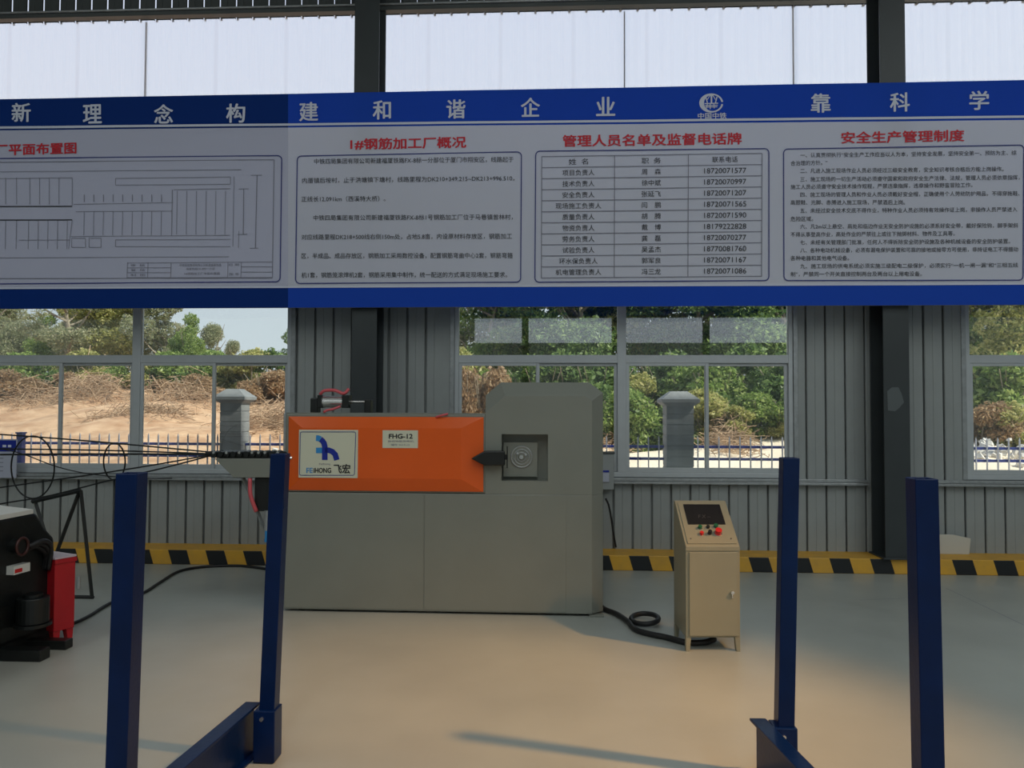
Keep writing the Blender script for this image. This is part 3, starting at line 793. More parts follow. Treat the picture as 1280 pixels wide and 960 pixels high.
# table
tb = MB()
def seg(mb, a, b, th, frame=fb_):
    A, B = Vector((*a, 0)), Vector((*b, 0)); d = (B-A).normalized(); q = Vector((-d.y, d.x, 0))*th/2
    mb.add([frame(*(p.x, p.y)) for p in (A+q, B+q, B-q, A-q)], [(0, 1, 2, 3)])
ytl = [196+ (347.5-196)*k/11 for k in range(12)]; ytr = [192+(345.5-192)*k/11 for k in range(12)]
for a, b in zip(ytl, ytr): seg(tb, (677, a), (952, b), .9)
for xx in (677, 768, 860, 952): 
    k = (xx-677)/275; seg(tb, (xx+.3, 196-4*k), (xx-.3, 347.5-2*k), .9)
tb.v = [fixw(v) for v in tb.v]; tb.build('table_rules', M_dimink, ban)
rowsT = [('姓  名', '职  务', '联系电话'), ('项目负责人', '周　森', '18720071577'), ('技术负责人', '徐中斌', '18720070997'), ('安全负责人', '张延飞', '18720071207'),
 ('现场施工负责人', '闫　鹏', '18720071565'), ('质量负责人', '胡　腾', '18720071590'), ('物资负责人', '戴　博', '18179222828'), ('劳务负责人', '龚　磊', '18720070277'),
 ('试验负责人', '吴孟杰', '18770081760'), ('环水保负责人', '郭军良', '18720071167'), ('机电管理负责人', '冯三龙', '18720071086')]
it = []
for k, (a, b, c) in enumerate(rowsT):
    y = lambda px: (ytl[k]+ytl[k+1])/2*(1-(px-677)/275)+(ytr[k]+ytr[k+1])/2*((px-677)/275)
    wa = {5: 40, 6: 48, 7: 57, 4: 24}[len(a)] if k else 24
    it += [(a, 723-wa/2, y(700), 723+wa/2, y(746), 7.4), (b, 802, y(802), 826, y(826), 7.4), (c, 880 if k else 890, y(880), 932.5 if k else 922, y(932), 6.6 if k else 7.4)]
for q in it: text_part('table_lettering', [q], M_ink, ban, fb_, .0, fixw)
# emblem: open ring with a rail section and struts
em = MB(); cx, cy = 888.8, 129.3
N = 34
vs = []
for k in range(N+1):
    a = math.radians(7+346*k/N); th = 3.2+2.0*max(0, -math.cos(a))**1.0
    for rr in (0, 1):
        rx, ry = (15.0, 12.0) if not rr else (15.0-th, 12.0-th*.62)
        vs.append(fb_(cx+rx*math.cos(a)+(0.8 if rr else 0), cy+ry*math.sin(a)))
em.add(vs, [(2*k, 2*k+1, 2*k+3, 2*k+2) for k in range(N)])
for s_ in (((889, 119.5), (889, 130), 2.0), ((886.5, 119.8), (891.5, 119.8), 1.6), ((880.5, 130), (897.5, 129.5), 1.2), ((884, 129), (882, 121.5), 1.3), ((887, 120), (884, 125), .9),
           ((894, 129), (896, 121.5), 1.3), ((891, 120), (894, 125), .9), ((881, 132.5), (897, 132), 1.0), ((881.5, 134.3), (896.5, 134), .9), ((884, 130), (883, 136), 1.0), ((887.5, 130), (887.5, 137), 1.0), ((892, 130), (892.5, 136), .9)):
    seg(em, *s_)
em.v = [fixw(v) for v in em.v]; em.build('emblem', M_inkwhite, ban)
# site plan drawing
pl = MB()
def S0(x0, y0, x1, y1, th=.55): seg(pl, (x0, y0), (x1, y1), th)
cx_ = lambda x: x/3.311; cy_ = lambda y: 100+y/3.31
def C_(x0, y0, x1, y1, th=.55): S0(cx_(x0), cy_(y0), cx_(x1), cy_(y1), th)
C_(-200, 343, 1135, 330, .8); C_(1135, 330, 1128, 818, .8); C_(-200, 822, 1128, 820, .8); C_(-200, 382, 1000, 372)
for x_ in (25, 70, 125, 165, 205, 245): C_(x_, 405, x_, 515)
C_(-100, 410, 300, 405); C_(300, 405, 300, 520)
for x_ in (25, 70, 120, 160, 200, 240, 280): C_(x_, 582, x_-2, 700)
C_(80, 663, 290, 662); C_(300, 580, 285, 700)
C_(305, 515, 718, 508); C_(315, 545, 715, 543); C_(715, 455, 712, 645, .7); C_(295, 648, 955, 643)
for x_ in range(350, 700, 40): C_(x_, 545, x_-2, 643); C_(x_, 475, x_, 505, .8)
for x_ in (735, 775, 815, 855, 895, 935): C_(x_, 460, x_-3, 640)
C_(720, 455, 955, 450); C_(480, 408, 955, 402); C_(480, 436, 955, 432); C_(480, 408, 480, 436); C_(955, 402, 955, 432)
C_(480, 662, 955, 660); C_(480, 690, 955, 690); C_(480, 662, 480, 690); C_(298, 655, 355, 655); C_(298, 693, 355, 693); C_(370, 655, 420, 655); C_(370, 693, 420, 693); C_(370, 655, 370, 693); C_(420, 655, 420, 693); C_(298, 655, 298, 693); C_(355, 655, 355, 693)
C_(970, 400, 965, 690); C_(990, 625, 988, 695); C_(1010, 450, 1008, 640, .9); C_(1065, 395, 1058, 695, .9); C_(1040, 395, 1085, 394); C_(1035, 697, 1070, 696); C_(990, 452, 1030, 451); C_(985, 640, 1025, 638)
C_(0, 736, 950, 732)
C_(530, 758, 1130, 753); C_(527, 818, 1128, 817)
for x_ in (530, 615, 710, 945, 1000): C_(x_, 755, x_-2, 817)
C_(530, 778, 708, 777); C_(530, 798, 708, 797); C_(1000, 773, 1130, 773); C_(1000, 795, 1130, 795)
pl.v = [fixw(v) for v in pl.v]; pl.build('plan_drawing', M_dimink, ban)
tk = MB(); seg(tk, (-60, 258.5), (cx_(300), 258), 1.2); seg(tk, (-60, 275.3), (cx_(300), 275), 1.2)
tk.v = [fixw(v) for v in tk.v]; tk.build('plan_road_lines', M_ink, ban)
for q in [('中铁四局集团有限公司新建福厦铁路', 225, 331.7, 277, 331.4, 3.4), ('福厦铁路FX-8标一分部', 233, 336.3, 269, 336, 3), ('1#钢筋加工厂平面布置图', 231, 342.3, 275, 342, 3.2),
   ('审  核', 164, 332, 182, 331.8, 3), ('复  核', 164, 338, 182, 337.8, 3), ('制  图', 164, 344, 182, 344, 3), ('日 期', 287, 331, 299, 331, 3), ('图 号', 287, 343, 299, 343, 3)]: text_part('plan_lettering', [q], M_dimink, ban, fb_, .0, fixw)

# ------------------------------------------------------------------ MACHINE
mp0, mp1 = atZ(354.5, 764), atZ(740, 771)
FM = Frame(mp0, mp1)
mach = empty('bending_machine', FM.o, FM.rz, label='large grey rebar bending machine with orange front panel and angled head', cat='machine')
def U(px, py, off=0.0): return FM.uv(px, py, off)
def lo(px, py, off=0.0):
    u, z = U(px, py, off); return (u, -off, z)
W_ = FM.len; z_mid = U(530, 616)[1]; z_top = U(480, 517)[1]
u_head = U(606.5, 560)[0]; DEP = .85; CH = .09
# lower cabinet with chamfered right front corner, raised on feet
m = MB(); g0 = .018
u_seam = U(530, 700)[0]; u_seam2 = U(708, 700)[0]
pts = [(0, 0), (W_, 0), (W_+CH, CH*1.1), (W_+CH, DEP), (0, DEP)]
m.loft([[(x, y, g0) for x, y in pts], [(x, y, z_mid-.004) for x, y in pts]])
m.build('lower_cabinet', M_mach, mach, bevel=.006)
# door skins on the lower cabinet
MB().box(.006, u_seam-.003, -.004, .0, g0+.012, z_mid-.012).build('cover_panel', M_mach, mach, bevel=.002)
MB().box(u_seam+.003, u_seam2-.003, -.004, .0, g0+.012, z_mid-.012).build('cover_panel', M_mach, mach, bevel=.002)
for x in (.12, W_*.5, W_-.08):
    for y in (.08, DEP-.08): MB().cyl((x, y, 0), (x, y, g0+.004), .03, 12).build('foot', M_black, mach)
# upper left body behind the orange panel
MB().box(0.0, u_head, .0, DEP-.15, z_mid, z_top).build('upper_cabinet', M_mach, mach, bevel=.008)
# orange raised panel
uo0 = U(361, 560)[0]; uo1 = U(604.5, 560)[0]; zo0 = U(480, 613.5)[1]; zo1 = U(480, 521)[1]
pr_ = .05; iu0 = U(377, 560, pr_)[0]; iu1 = U(576, 560, pr_)[0]; iz0 = U(480, 598, pr_)[1]; iz1 = U(480, 535, pr_)[1]
m = MB(); m.loft([[(uo0, 0, zo0), (uo1, 0, zo0), (uo1, 0, zo1), (uo0, 0, zo1)], [(uo0, -.012, zo0), (uo1, -.012, zo0), (uo1, -.012, zo1), (uo0, -.012, zo1)],
                  [(iu0, -pr_, iz0), (iu1, -pr_, iz0), (iu1, -pr_, iz1), (iu0, -pr_, iz1)]])
orp = m.build('orange_panel', M_orange, mach, bevel=.003)
orp['label'] = 'bright orange bevelled front panel'
# head
zc0 = z_mid-.004
hu = lambda px, py: U(px, py)
r0 = (U(627, 543)[0], U(627, 601)[1]); r1_ = (U(685, 543)[0], U(685, 543)[1])
fo = [(u_head, zc0), (W_, zc0), (W_, U(738, 501)[1]), (U(731, 495)[0], U(731, 495)[1]), (U(631, 495)[0], U(631, 495)[1]), (u_head, U(607, 516)[1])]
bo_y = CH*1.1
def U2(px, py): return FM.uv(px, py, -bo_y)
bo = [(u_head, zc0), (W_+CH, zc0), (W_+CH, U2(752, 491)[1]), (U2(736, 478)[0], U2(736, 478)[1]), (U2(626, 478)[0], U2(626, 478)[1]), (u_head-.005, U2(607, 494)[1])]
hm = MB()
# outer shell: rings front(no cap, holed), chamfer, back
A = [(x, 0, z) for x, z in fo]; Bq = [(x, bo_y, z) for x, z in bo]; Cq = [(x, DEP, z) for x, z in bo]
n = 6; k0 = 0
hm.add(A+Bq+Cq, [(i, i+n, (i+1) % n+n, (i+1) % n) for i in range(n)]+[(i+n, i+2*n, (i+1) % n+2*n, (i+1) % n+n) for i in range(n)]+[tuple(range(3*n-1, 2*n-1, -1))])
H = [(r0[0], 0, r0[1]), (r1_[0], 0, r0[1]), (r1_[0], 0, r1_[1]), (r0[0], 0, r1_[1])]
hm.add(A+H, [(0, 1, 7, 6), (1, 2, 8, 7), (2, 3, 8), (3, 4, 9, 8), (4, 5, 9), (5, 0, 6, 9)])
RD = .13
Hb = [(x, RD, z) for x, _, z in H]
hm.add(H+Hb, [(0, 1, 5, 4), (1, 2, 6, 5), (2, 3, 7, 6), (3, 0, 4, 7), (4, 5, 6, 7)])
hm.build('head_housing', M_mach, mach)
MB().box(0.0, u_head, .0, .012, z_top-.001, z_top+.006).build('top_lip', M_mach, mach, bevel=.002)
# inner bending plate, disc rings, bracket, pointed guide
ia = FM.uv(629, 596, -RD+.05); ib = FM.uv(672, 553, -RD+.05)
MB().box(ia[0], ib[0], RD-.05, RD-.001, ia[1], ib[1]).build('bending_plate', M_mach, mach, bevel=.004)
dc = FM.uv(652, 571, -RD+.05); R_ = .082
for rr, th_, dp in ((R_, .006, .012), (R_*.72, .005, .018), (R_*.42, .005, .022)):
    m = MB(); m.tube([(dc[0]+rr*math.cos(a), RD-.05-dp*.5, dc[1]+rr*math.sin(a)) for a in [2*PI*k/28 for k in range(28)]], th_, 6, closed=True)
    m.build('disc_ring', M_gal, mach, smooth=True)
MB().cyl((dc[0], RD-.05, dc[1]), (dc[0], RD-.058, dc[1]), R_*.98, 32).build('bending_disc', M_mach, mach)
for q in ((0, 0, .016), (.035, .02, .009), (-.03, .03, .009)):
    MB().cyl((dc[0]+q[0], RD-.055, dc[1]+q[1]), (dc[0]+q[0], RD-.085, dc[1]+q[1]), q[2], 14).build('bending_pin', M_chrome, mach)
gt = lambda px, py: FM.uv(px, py, .07)
m = MB(); c = gt(610, 573); p_tip = gt(589, 573); p_a = gt(606, 563.5); p_b = gt(606, 582); p_c = gt(631, 563.5); p_d = gt(631, 582)
m.prism([p_tip, (p_b[0]-.02, p_b[1]+.01), p_b, p_d, p_c, p_a, (p_a[0]-.02, p_a[1]-.01)], -.095, -.03)
m.build('pointed_guide', M_black, mach, bevel=.01)
q0, q1 = gt(627.5, 585), gt(634, 558)
m = MB(); m.tube([(q0[0], -.06, q0[1]), (q1[0], -.06, q0[1]), (q1[0], -.06, q1[1]), (q0[0], -.06, q1[1])], .005, 6, closed=True)
m.build('guide_bracket', M_black, mach)
MB().box(q0[0], q1[0], -.06, .0, (q0[1]+q1[1])/2-.02, (q0[1]+q1[1])/2+.02).build('guide_arm', M_black, mach, bevel=.003)
# sticker marks
def fm_(px, py): u, z = FM.uv(px, py, pr_+.006); return (u, -pr_-.006, z)
def plate(name, x0, y0, x1, y1, material, off=pr_+.004, th=.004):
    a = FM.uv(x0, y1, off); b = FM.uv(x1, y0, off)
    return MB().box(a[0], b[0], -off, -off+th, a[1], b[1]).build(name, material, mach, bevel=.001)
lb = plate('maker_label', 373, 537.5, 447.5, 597, M_offw); lb['label'] = 'cream label with blue emblem'
m = MB(); rrect(m, (375, 539.5), (445, 539.5), (443.5, 594.5), (374, 594.5), 2.5, .8, fm_); m.build('label_border', M_inkblue, lb).matrix_parent_inverse = Matrix()
# emblem of arcs
def band(mb, pts, wd, frame):
    P = [Vector((*p, 0)) for p in pts]; vs = []
    for i, p in enumerate(P):
        t_ = (P[min(i+1, len(P)-1)]-P[max(i-1, 0)]).normalized(); q = Vector((-t_.y, t_.x, 0))*wd/2
        vs += [frame(p.x+q.x, p.y+q.y), frame(p.x-q.x, p.y-q.y)]
    mb.add(vs, [(2*i, 2*i+1, 2*i+3, 2*i+2) for i in range(len(P)-1)])
m = MB(); band(m, [(395, 547.6), (398, 547.8), (400.5, 549)], 7.2, fm_); band(m, [(395, 563), (402.5, 563)], 7, fm_)
m.build('emblem_light', M_lblue, lb)
m = MB(); band(m, [(400.5, 549), (403, 551), (405, 554), (406, 558), (406, 563), (406, 575)], 7, fm_)
band(m, [(406, 563), (411, 562.8), (415.5, 564.5), (419, 568), (421, 575)], 7, fm_)
m.build('emblem_dark', M_dblue, lb)
text_part('lettering', [('FE', 383, 588, 391, 588, 6.5), ], M_lblue, lb, fm_, .02)
text_part('lettering', [('iHONG', 392, 588, 414, 588, 6.5), ('飞宏', 417, 586, 438, 586, 12)], M_ink, lb, fm_, .03)
text_part('lettering', [('Feihong', 399, 580.3, 413, 580.3, 3)], M_dimink, lb, fm_, .0)
l2 = plate('model_plate', 478, 538, 522.5, 560, M_offw); l2['label'] = 'small cream plate with black lettering'
text_part('lettering', [('FHG-12', 486, 545.3, 516, 545.3, 6)], M_ink, l2, fm_, .03)
text_part('lettering', [('数控钢筋弯箍机', 485, 551.5, 517, 551.5, 2.4), ('编号 2017-12', 489, 556, 512, 556, 2.6)], M_dimink, l2, fm_, .0)
# air cylinder on top
yc_ = .12
def tp(px, py): return FM.uv(px, py, -yc_)
cyl_ = empty('air_cylinder'); cyl_.parent = mach
a = tp(404, 502); b = tp(429.5, 502); rad_ = (tp(410, 495)[1]-tp(410, 510)[1])/2
zc_ = tp(415, 502)[1]
MB().cyl((a[0], yc_, zc_), (b[0], yc_, zc_), rad_, 24).build('barrel', M_chrome, cyl_, smooth=False)
MB().box(tp(399, 500)[0], tp(404.5, 500)[0], yc_-.055, yc_+.055, tp(400, 510)[1], tp(400, 494)[1]).build('end_cap', M_black, cyl_, bevel=.004)
MB().box(tp(429.5, 500)[0], tp(438, 500)[0], yc_-.055, yc_+.055, tp(430, 510)[1], tp(430, 494)[1]).build('end_cap', M_black, cyl_, bevel=.004)
e0 = tp(438, 502)[0]; e1 = tp(460, 502)[0]
MB().cyl((e0, yc_, zc_), (e1, yc_, zc_), .010, 12).build('piston_rod', M_chrome, cyl_)
MB().box(tp(390, 500)[0], tp(399, 500)[0], yc_-.05, yc_+.05, z_top, tp(395, 497.5)[1]).build('bracket', M_black, cyl_, bevel=.01)
MB().box(tp(457, 500)[0], tp(465, 500)[0], yc_-.05, yc_+.05, z_top, tp(460, 499)[1]).build('bracket', M_black, cyl_, bevel=.01)
MB().box(tp(439, 500)[0], tp(458, 500)[0], yc_-.03, yc_+.03, z_top, tp(450, 505.5)[1]).build('rod_guard', M_column, cyl_, bevel=.003)
m = MB(); m.tube(spline([(tp(401, 493)[0], yc_-.02, tp(401, 493)[1]), (tp(407, 489)[0], yc_-.03, tp(407, 488.5)[1]), (tp(420, 489)[0], yc_-.04, tp(420, 488)[1]), (tp(431, 492)[0], yc_-.03, tp(431, 492)[1]), (tp(437, 486)[0], yc_-.02, tp(437, 486)[1])], 6), .013, 8)
m.tube(spline([(tp(428, 508)[0], yc_-.06, tp(428, 508)[1]), (tp(420, 512)[0], yc_-.09, tp(420, 511.5)[1]), (tp(414, 517)[0], yc_-.1, z_top+.025), (tp(411, 520)[0], -.015, z_top+.012)], 6), .010, 8)
m.build('air_tube', M_pink, cyl_, smooth=True)
a = FM.uv(553, 520.5, .02)
m = MB(); m.tube(spline([(a[0]-.05, -.02, a[1]-.005), (a[0], -.03, a[1]+.01), (a[0]+.04, -.01, a[1]+.02)], 6), .008, 8); m.build('air_tube', M_pink, mach, smooth=True)
# lower right jaw foot & left side feed unit
fy = .02
def fd(px, py): return FM.uv(px, py, .0)
m = MB()
pp = [fd(292, 597), fd(362, 597), fd(362, 573), fd(268, 573)]
m.prism(pp, .0, .26); m.build('feed_tray', M_mach, mach, bevel=.004)
feed = empty('roller_rack'); feed.parent = mach
a, b = fd(262, 572), fd(362, 564)
MB().box(a[0], b[0], .02, .22, a[1]-.002, a[1]+.02).build('rail', M_black, feed, bevel=.003)
for px in range(268, 362, 8):
    c = fd(px, 567.5)
    MB().cyl((c[0], -.012, c[1]), (c[0], .2, c[1]), .021, 14).build('roller', M_black, feed)
    if px in (268, 284, 300, 316, 324, 332, 348): MB().cyl((c[0], -.018, c[1]+.012), (c[0], -.008, c[1]+.012), .011, 10).build('roller_bolt', M_chrome, feed)
a = fd(266, 568); MB().cyl((a[0]-.1, .1, a[1]), (a[0]+.04, .1, a[1]), .018, 12, .028).build('entry_guide', M_black, feed)
m = MB(); s0, s1 = fd(297, 597), fd(333, 686); m.tube([(s0[0], .1, s0[1]), (s1[0], .12, s1[1])], .016, 4); m.build('brace', M_gal, mach)
a, b = fd(315, 640), fd(338, 597); MB().box(a[0], b[0], .04, .24, a[1], b[1]).build('drive_motor', M_black, mach, bevel=.01)
a, b = fd(308, 640), fd(314, 598); m = MB(); m.tube(spline([((a[0]+b[0])/2, .02, b[1]), ((a[0]+b[0])/2+.01, .01, (a[1]+b[1])/2), ((a[0]+b[0])/2+.05, .03, a[1])], 6), .017, 8); m.build('air_tube', M_pink, mach, smooth=True)
a = fd(332, 655); MB().cyl((a[0], .05, a[1]+.10), (a[0], .05, a[1]-.12), .03, 14).build('air_filter', M_gal, mach)
a = fd(333, 672); MB().cyl((a[0], .05, a[1]+.05), (a[0], .05, a[1]-.04), .034, 14).build('filter_bowl', M_lblue, mach)
a = fd(362, 572); MB().cyl((a[0]-.02, -.02, a[1]), (a[0]+.03, -.02, a[1]), .013, 10).build('bolt_head', M_chrome, mach)
MB().box(0-.02, 0.0, .0, DEP-.2, z_mid, z_top).build('side_plate', M_gal, mach, bevel=.003)
MB().box(W_-.02, W_+.09, -.015, .05, 0, .014).build('anchor_foot', M_mach, mach, bevel=.002)

# wire rods fed in from the left (each one its own)
YR = FM.o.y+.12
def rp_(px, py, dy=0.0):
    p = atY(px, py, YR+dy); return (p.x, p.y, p.z)
rods = [([(-120, 536), (0, 543), (120, 552), (262, 565)], 0.10, 'topmost black wire rod, sloping down from the left edge to the roller rack'),
        ([(-120, 559), (0, 561), (130, 563), (262, 567)], 0.05, 'upper of the two level black wire rods running to the roller rack'),
        ([(-120, 570), (0, 568.3), (130, 567.5), (262, 568)], 0.0, 'lower, thicker of the two level black wire rods running to the roller rack'),
        ([(-120, 628), (0, 609.5), (150, 588), (262, 569)], -.06, 'black wire rod rising from the left edge across both wire loops'),
        ([(-120, 654), (0, 630), (60, 620), (135, 601), (200, 586), (262, 570)], -.12, 'lowest black wire rod, rising over the trestle to the roller rack'),
        ([(2, 561), (30, 568), (70, 583), (110, 592), (170, 598), (215, 598)], .16, 'thin slack black wire sagging below the level wire rods')]
for i, (pp, dy, lab) in enumerate(rods):
    m = MB(); m.tube(spline([rp_(a, b, dy*(1-k/(len(pp)-1))) for k, (a, b) in enumerate(pp)], 8), .0085 if i == 2 else .0045 if i == 5 else .0068, 6)
    tag(m.build('wire_rod', M_black, smooth=True), lab, 'wire', 'wire rods fed into the machine')
for c_, rx, ry, lab in (((41, 584), 27, 39, 'large loop of black wire hanging on the level rods at the left'), ((143, 577), 13.5, 23, 'small narrow loop of black wire hanging on the rods before the roller rack')):
    m = MB(); m.tube([rp_(c_[0]+rx*math.cos(2*PI*k/40), c_[1]+ry*math.sin(2*PI*k/40), .05*math.sin(2*PI*k/40)-.03) for k in range(40)], .0062, 6, closed=True)
    tag(m.build('wire_loop', M_black, smooth=True), lab, 'wire loop', 'wire loops on the rods')

# ------------------------------------------------------------------ CONSOLE
cp0, cp1 = atZ(857.5, 814.5), atZ(925.5, 814.5)
FC = Frame(cp0, cp1)
con = empty('control_console', FC.o, FC.rz, label='beige floor console with sloping screen and push buttons, right of the grey machine', cat='console')
CW = FC.len; CD = .36; CT = FC.uv(890, 683)[1]; CL = FC.uv(890, 797)[1]
zb_top = FC.uv(876, 625.5, -CD)[1]
m = MB(); side = [(0, CL), (0, CT), (CD-.03, zb_top), (CD, zb_top), (CD, CL)]
m.add([(0, y, z) for y, z in side]+[(CW, y, z) for y, z in side], [(4, 3, 2, 1, 0), (5, 6, 7, 8, 9), (0, 1, 6, 5), (1, 2, 7, 6), (2, 3, 8, 7), (3, 4, 9, 8), (4, 0, 5, 9)])
m.build('body', M_beige, con, bevel=.004)
for x0, x1 in ((0, .035), (CW-.035, CW)):
    for y0, y1 in ((0, .035), (CD-.035, CD)): 
        m = MB(); s_ = .008 if x0 == 0 else -.008
        m.loft([[(x0, y0, 0), (x1-.01 if x0 == 0 else x1, y0, 0), (x1-.01 if x0 == 0 else x1, y1, 0), (x0, y1, 0)] if x0 == 0 else [(x0+.01, y0, 0), (x1, y0, 0), (x1, y1, 0), (x0+.01, y1, 0)], [(x0, y0, CL), (x1, y0, CL), (x1, y1, CL), (x0, y1, CL)]])
        m.build('leg', M_beige, con, bevel=.002)
MB().box(0, CW, -.004, 0, CT-.03, CT).build('front_lip', M_beige, con, bevel=.002)
dr = MB().box(.022, CW-.018, -.010, -.001, CL+.012, CT-.036).build('door', M_beige, con, bevel=.003)
h_ = FC.uv(914.5, 741)
MB().cyl((h_[0], -.010, h_[1]+.006), (h_[0], -.028, h_[1]+.006), .011, 14).build('lock', M_chrome, dr)
MB().box(h_[0]-.004, h_[0]+.004, -.022, -.010, h_[1]-.03, h_[1]-.004).build('latch', M_chrome, dr, bevel=.001)
# things on the slope: local slope frame
sl = Vector((0, CD-.03, zb_top-CT)); sll = sl.length; sd_ = sl.normalized(); sn = Vector((0, -sd_.z, sd_.y))
def sp3(u, v, h=0.0): p = Vector((u, 0, CT))+sd_*v+sn*h; return (p.x, p.y, p.z)
def slab(name, u0, u1, v0, v1, h0, h1, material, parent):
    m = MB(); m.add([sp3(u0, v0, h0), sp3(u1, v0, h0), sp3(u1, v1, h0), sp3(u0, v1, h0), sp3(u0, v0, h1), sp3(u1, v0, h1), sp3(u1, v1, h1), sp3(u0, v1, h1)],
                    [(0,3,2,1),(4,5,6,7),(0,1,5,4),(1,2,6,5),(2,3,7,6),(3,0,4,7)])
    return m.build(name, material, parent, bevel=.001)
fp = slab('sloping_panel', .018, CW-.018, .02, sll-.025, 0, .006, M_beige, con)
slab('screen', .052, CW-.052, sll*.45, sll*.90, .006, .010, M_screen, con)
def button(u, v, r, h, material, name='push_button'):
    b0, b1 = sp3(u, v, .006), sp3(u, v, .006+h)
    o = MB().cyl(b0, sp3(u, v, .010), r*1.25, 14).build('button_collar', M_chrome, fp)
    MB().cyl(sp3(u, v, .010), b1, r, 14).build(name, material, con)
cu = CW*.50
button(cu-.055, sll*.37, .013, .022, M_greenp); button(cu-.0, sll*.38, .012, .018, M_black); button(cu+.055, sll*.40, .014, .022, M_greenp)
button(cu-.055, sll*.24, .013, .022, M_redp); button(cu+.0, sll*.25, .013, .03, M_black, 'selector_knob'); button(cu+.058, sll*.26, .022, .035, M_redp, 'emergency_stop')
button(.045, .06, .004, .004, M_chrome, 'screw'); button(CW-.045, .06, .004, .004, M_chrome, 'screw')
def scf(px, py):
    d = ray(px, py); o_ = FC.o+Vector((0, 0, 0)); R3 = Matrix.Rotation(FC.rz, 3, 'Z'); nW = R3 @ sn; p0 = FC.o+R3 @ Vector(sp3(0, 0, .0112))
    t_ = (p0-CAM).dot(nW)/d.dot(nW); q = R3.transposed() @ (CAM+d*t_-FC.o); return tuple(q)
text_part('screen_marks', [('F X --', 873, 645.5, 888, 645.5, 4)], mat('dim_screen_print', (.06, .06, .06), .4), con, scf, .01)

# hose on the floor from machine to console
def fz(px, py, z): p = atZ(px, py, z); return (p.x, p.y, p.z)
hz = .022
hp = [fz(750, 757, .06), fz(757, 762, hz), fz(772, 768, hz), fz(785, 777, hz), fz(790, 783, hz), fz(797, 788, hz), fz(815, 793, hz), fz(835, 797, hz), fz(858, 803, hz), fz(880, 803, hz), fz(893, 799, hz)]
m = MB(); m.tube(spline(hp, 8), .020, 10); hs = m.build('cable_hose', M_rubber, smooth=True)
tag(hs, 'thick black cable hose on the floor from machine to console', 'hose')
m = MB(); lc = [fz(806+17*math.cos(a), 773.5+6.6*math.sin(a), hz+.012+.012*math.sin(a+2)) for a in [2*PI*k/28 for k in range(28)]]
m.tube(lc, .019, 10, closed=True); m.build('coil', M_rubber, hs, smooth=True)

# ------------------------------------------------------------------ BLUE RACK POSTS
PWD = .07
def post(px_t, py_t, px_b, py_b, zt, label, wd=PWD, base=None):
    """top given by pixel and height; bottom pixel sets the lean"""
    T = atZ(px_t, py_t, zt); Yd = T.y
    B = atY(px_b, py_b, Yd); d = (T-B).normalized()
    foot = T+d*(-(T.z-.02)/d.z)
    return T, foot
rack_spec = [('left', (350.5, 567), (336.5, 890), (165, 591), (152, 960)), ('right', (986.5, 572), (980, 910), (1152, 597.5), (1160, 960))]
for side_, it_, ib_, ot_, ob_ in rack_spec:
    zt = 1.6-.213
    Ti, Fi = post(*it_, *ib_, zt, ''); To, Fo = post(*ot_, *ob_, zt, '')
    rk = empty('rack_frame', (Fi.x, Fi.y, 0), label='blue steel rack frame with two upright posts at the %s of the foreground' % side_, cat='rack', group='blue rack frames in the foreground')
    O = Vector((Fi.x, Fi.y, 0))
    for T_, Fq, nm in ((Ti, Fi, 'far'), (To, Fo, 'near')):
        m = MB(); h = PWD/2; th = .006
        def ring(c, hh): return [(c.x-O.x-hh, c.y-O.y-hh, c.z), (c.x-O.x+hh, c.y-O.y-hh, c.z), (c.x-O.x+hh, c.y-O.y+hh, c.z), (c.x-O.x-hh, c.y-O.y+hh, c.z)]
        o_r = ring(Fq, h)+ring(T_, h); i_t = ring(T_, h-th); Tl = T_-Vector((0, 0, .25)); i_b = ring(Tl, h-th)
        m.add(o_r+i_t+i_b, [(0,1,5,4),(1,2,6,5),(2,3,7,6),(3,0,4,7),(4,5,9,8),(5,6,10,9),(6,7,11,10),(7,4,8,11),(8,9,13,12),(9,10,14,13),(10,11,15,14),(11,8,12,15),(12,13,14,15),(3,2,1,0)])
        m.build('post', M_blue, rk, bevel=.003)
        # socket round the foot
        c = Fq-O; hs_ = h+.014
        MB().box(c.x-hs_, c.x+hs_, c.y-hs_, c.y+hs_, 0.005, .235).build('socket', M_blue, rk, bevel=.004)
        MB().cyl((c.x-.01, c.y-hs_, .2), (c.x-.01, c.y-hs_-.008, .2), .009, 8).build('socket_bolt', M_chrome, rk)
    # base channel left of the posts, running toward the camera
    a = Fi-O; b = Fo-O; bw = .07; zt_b = .235
    offx = -.092
    m = MB()
    def bx(w0, w1, z0, z1):
        m.add([(a.x+offx+w0, a.y+.06, z0), (a.x+offx+w1, a.y+.06, z0), (b.x+offx+w1, b.y-.25, z0), (b.x+offx+w0, b.y-.25, z0),
               (a.x+offx+w0, a.y+.06, z1), (a.x+offx+w1, a.y+.06, z1), (b.x+offx+w1, b.y-.25, z1), (b.x+offx+w0, b.y-.25, z1)],
              [(0,1,2,3),(7,6,5,4),(4,5,1,0),(5,6,2,1),(6,7,3,2),(7,4,0,3)])
    bx(-bw/2, bw/2, zt_b-.012, zt_b); bx(-bw/2, bw/2, 0, .012); bx(-.006, .006, .012, zt_b-.012)
    m.build('base_beam', M_blue, rk, bevel=.002)

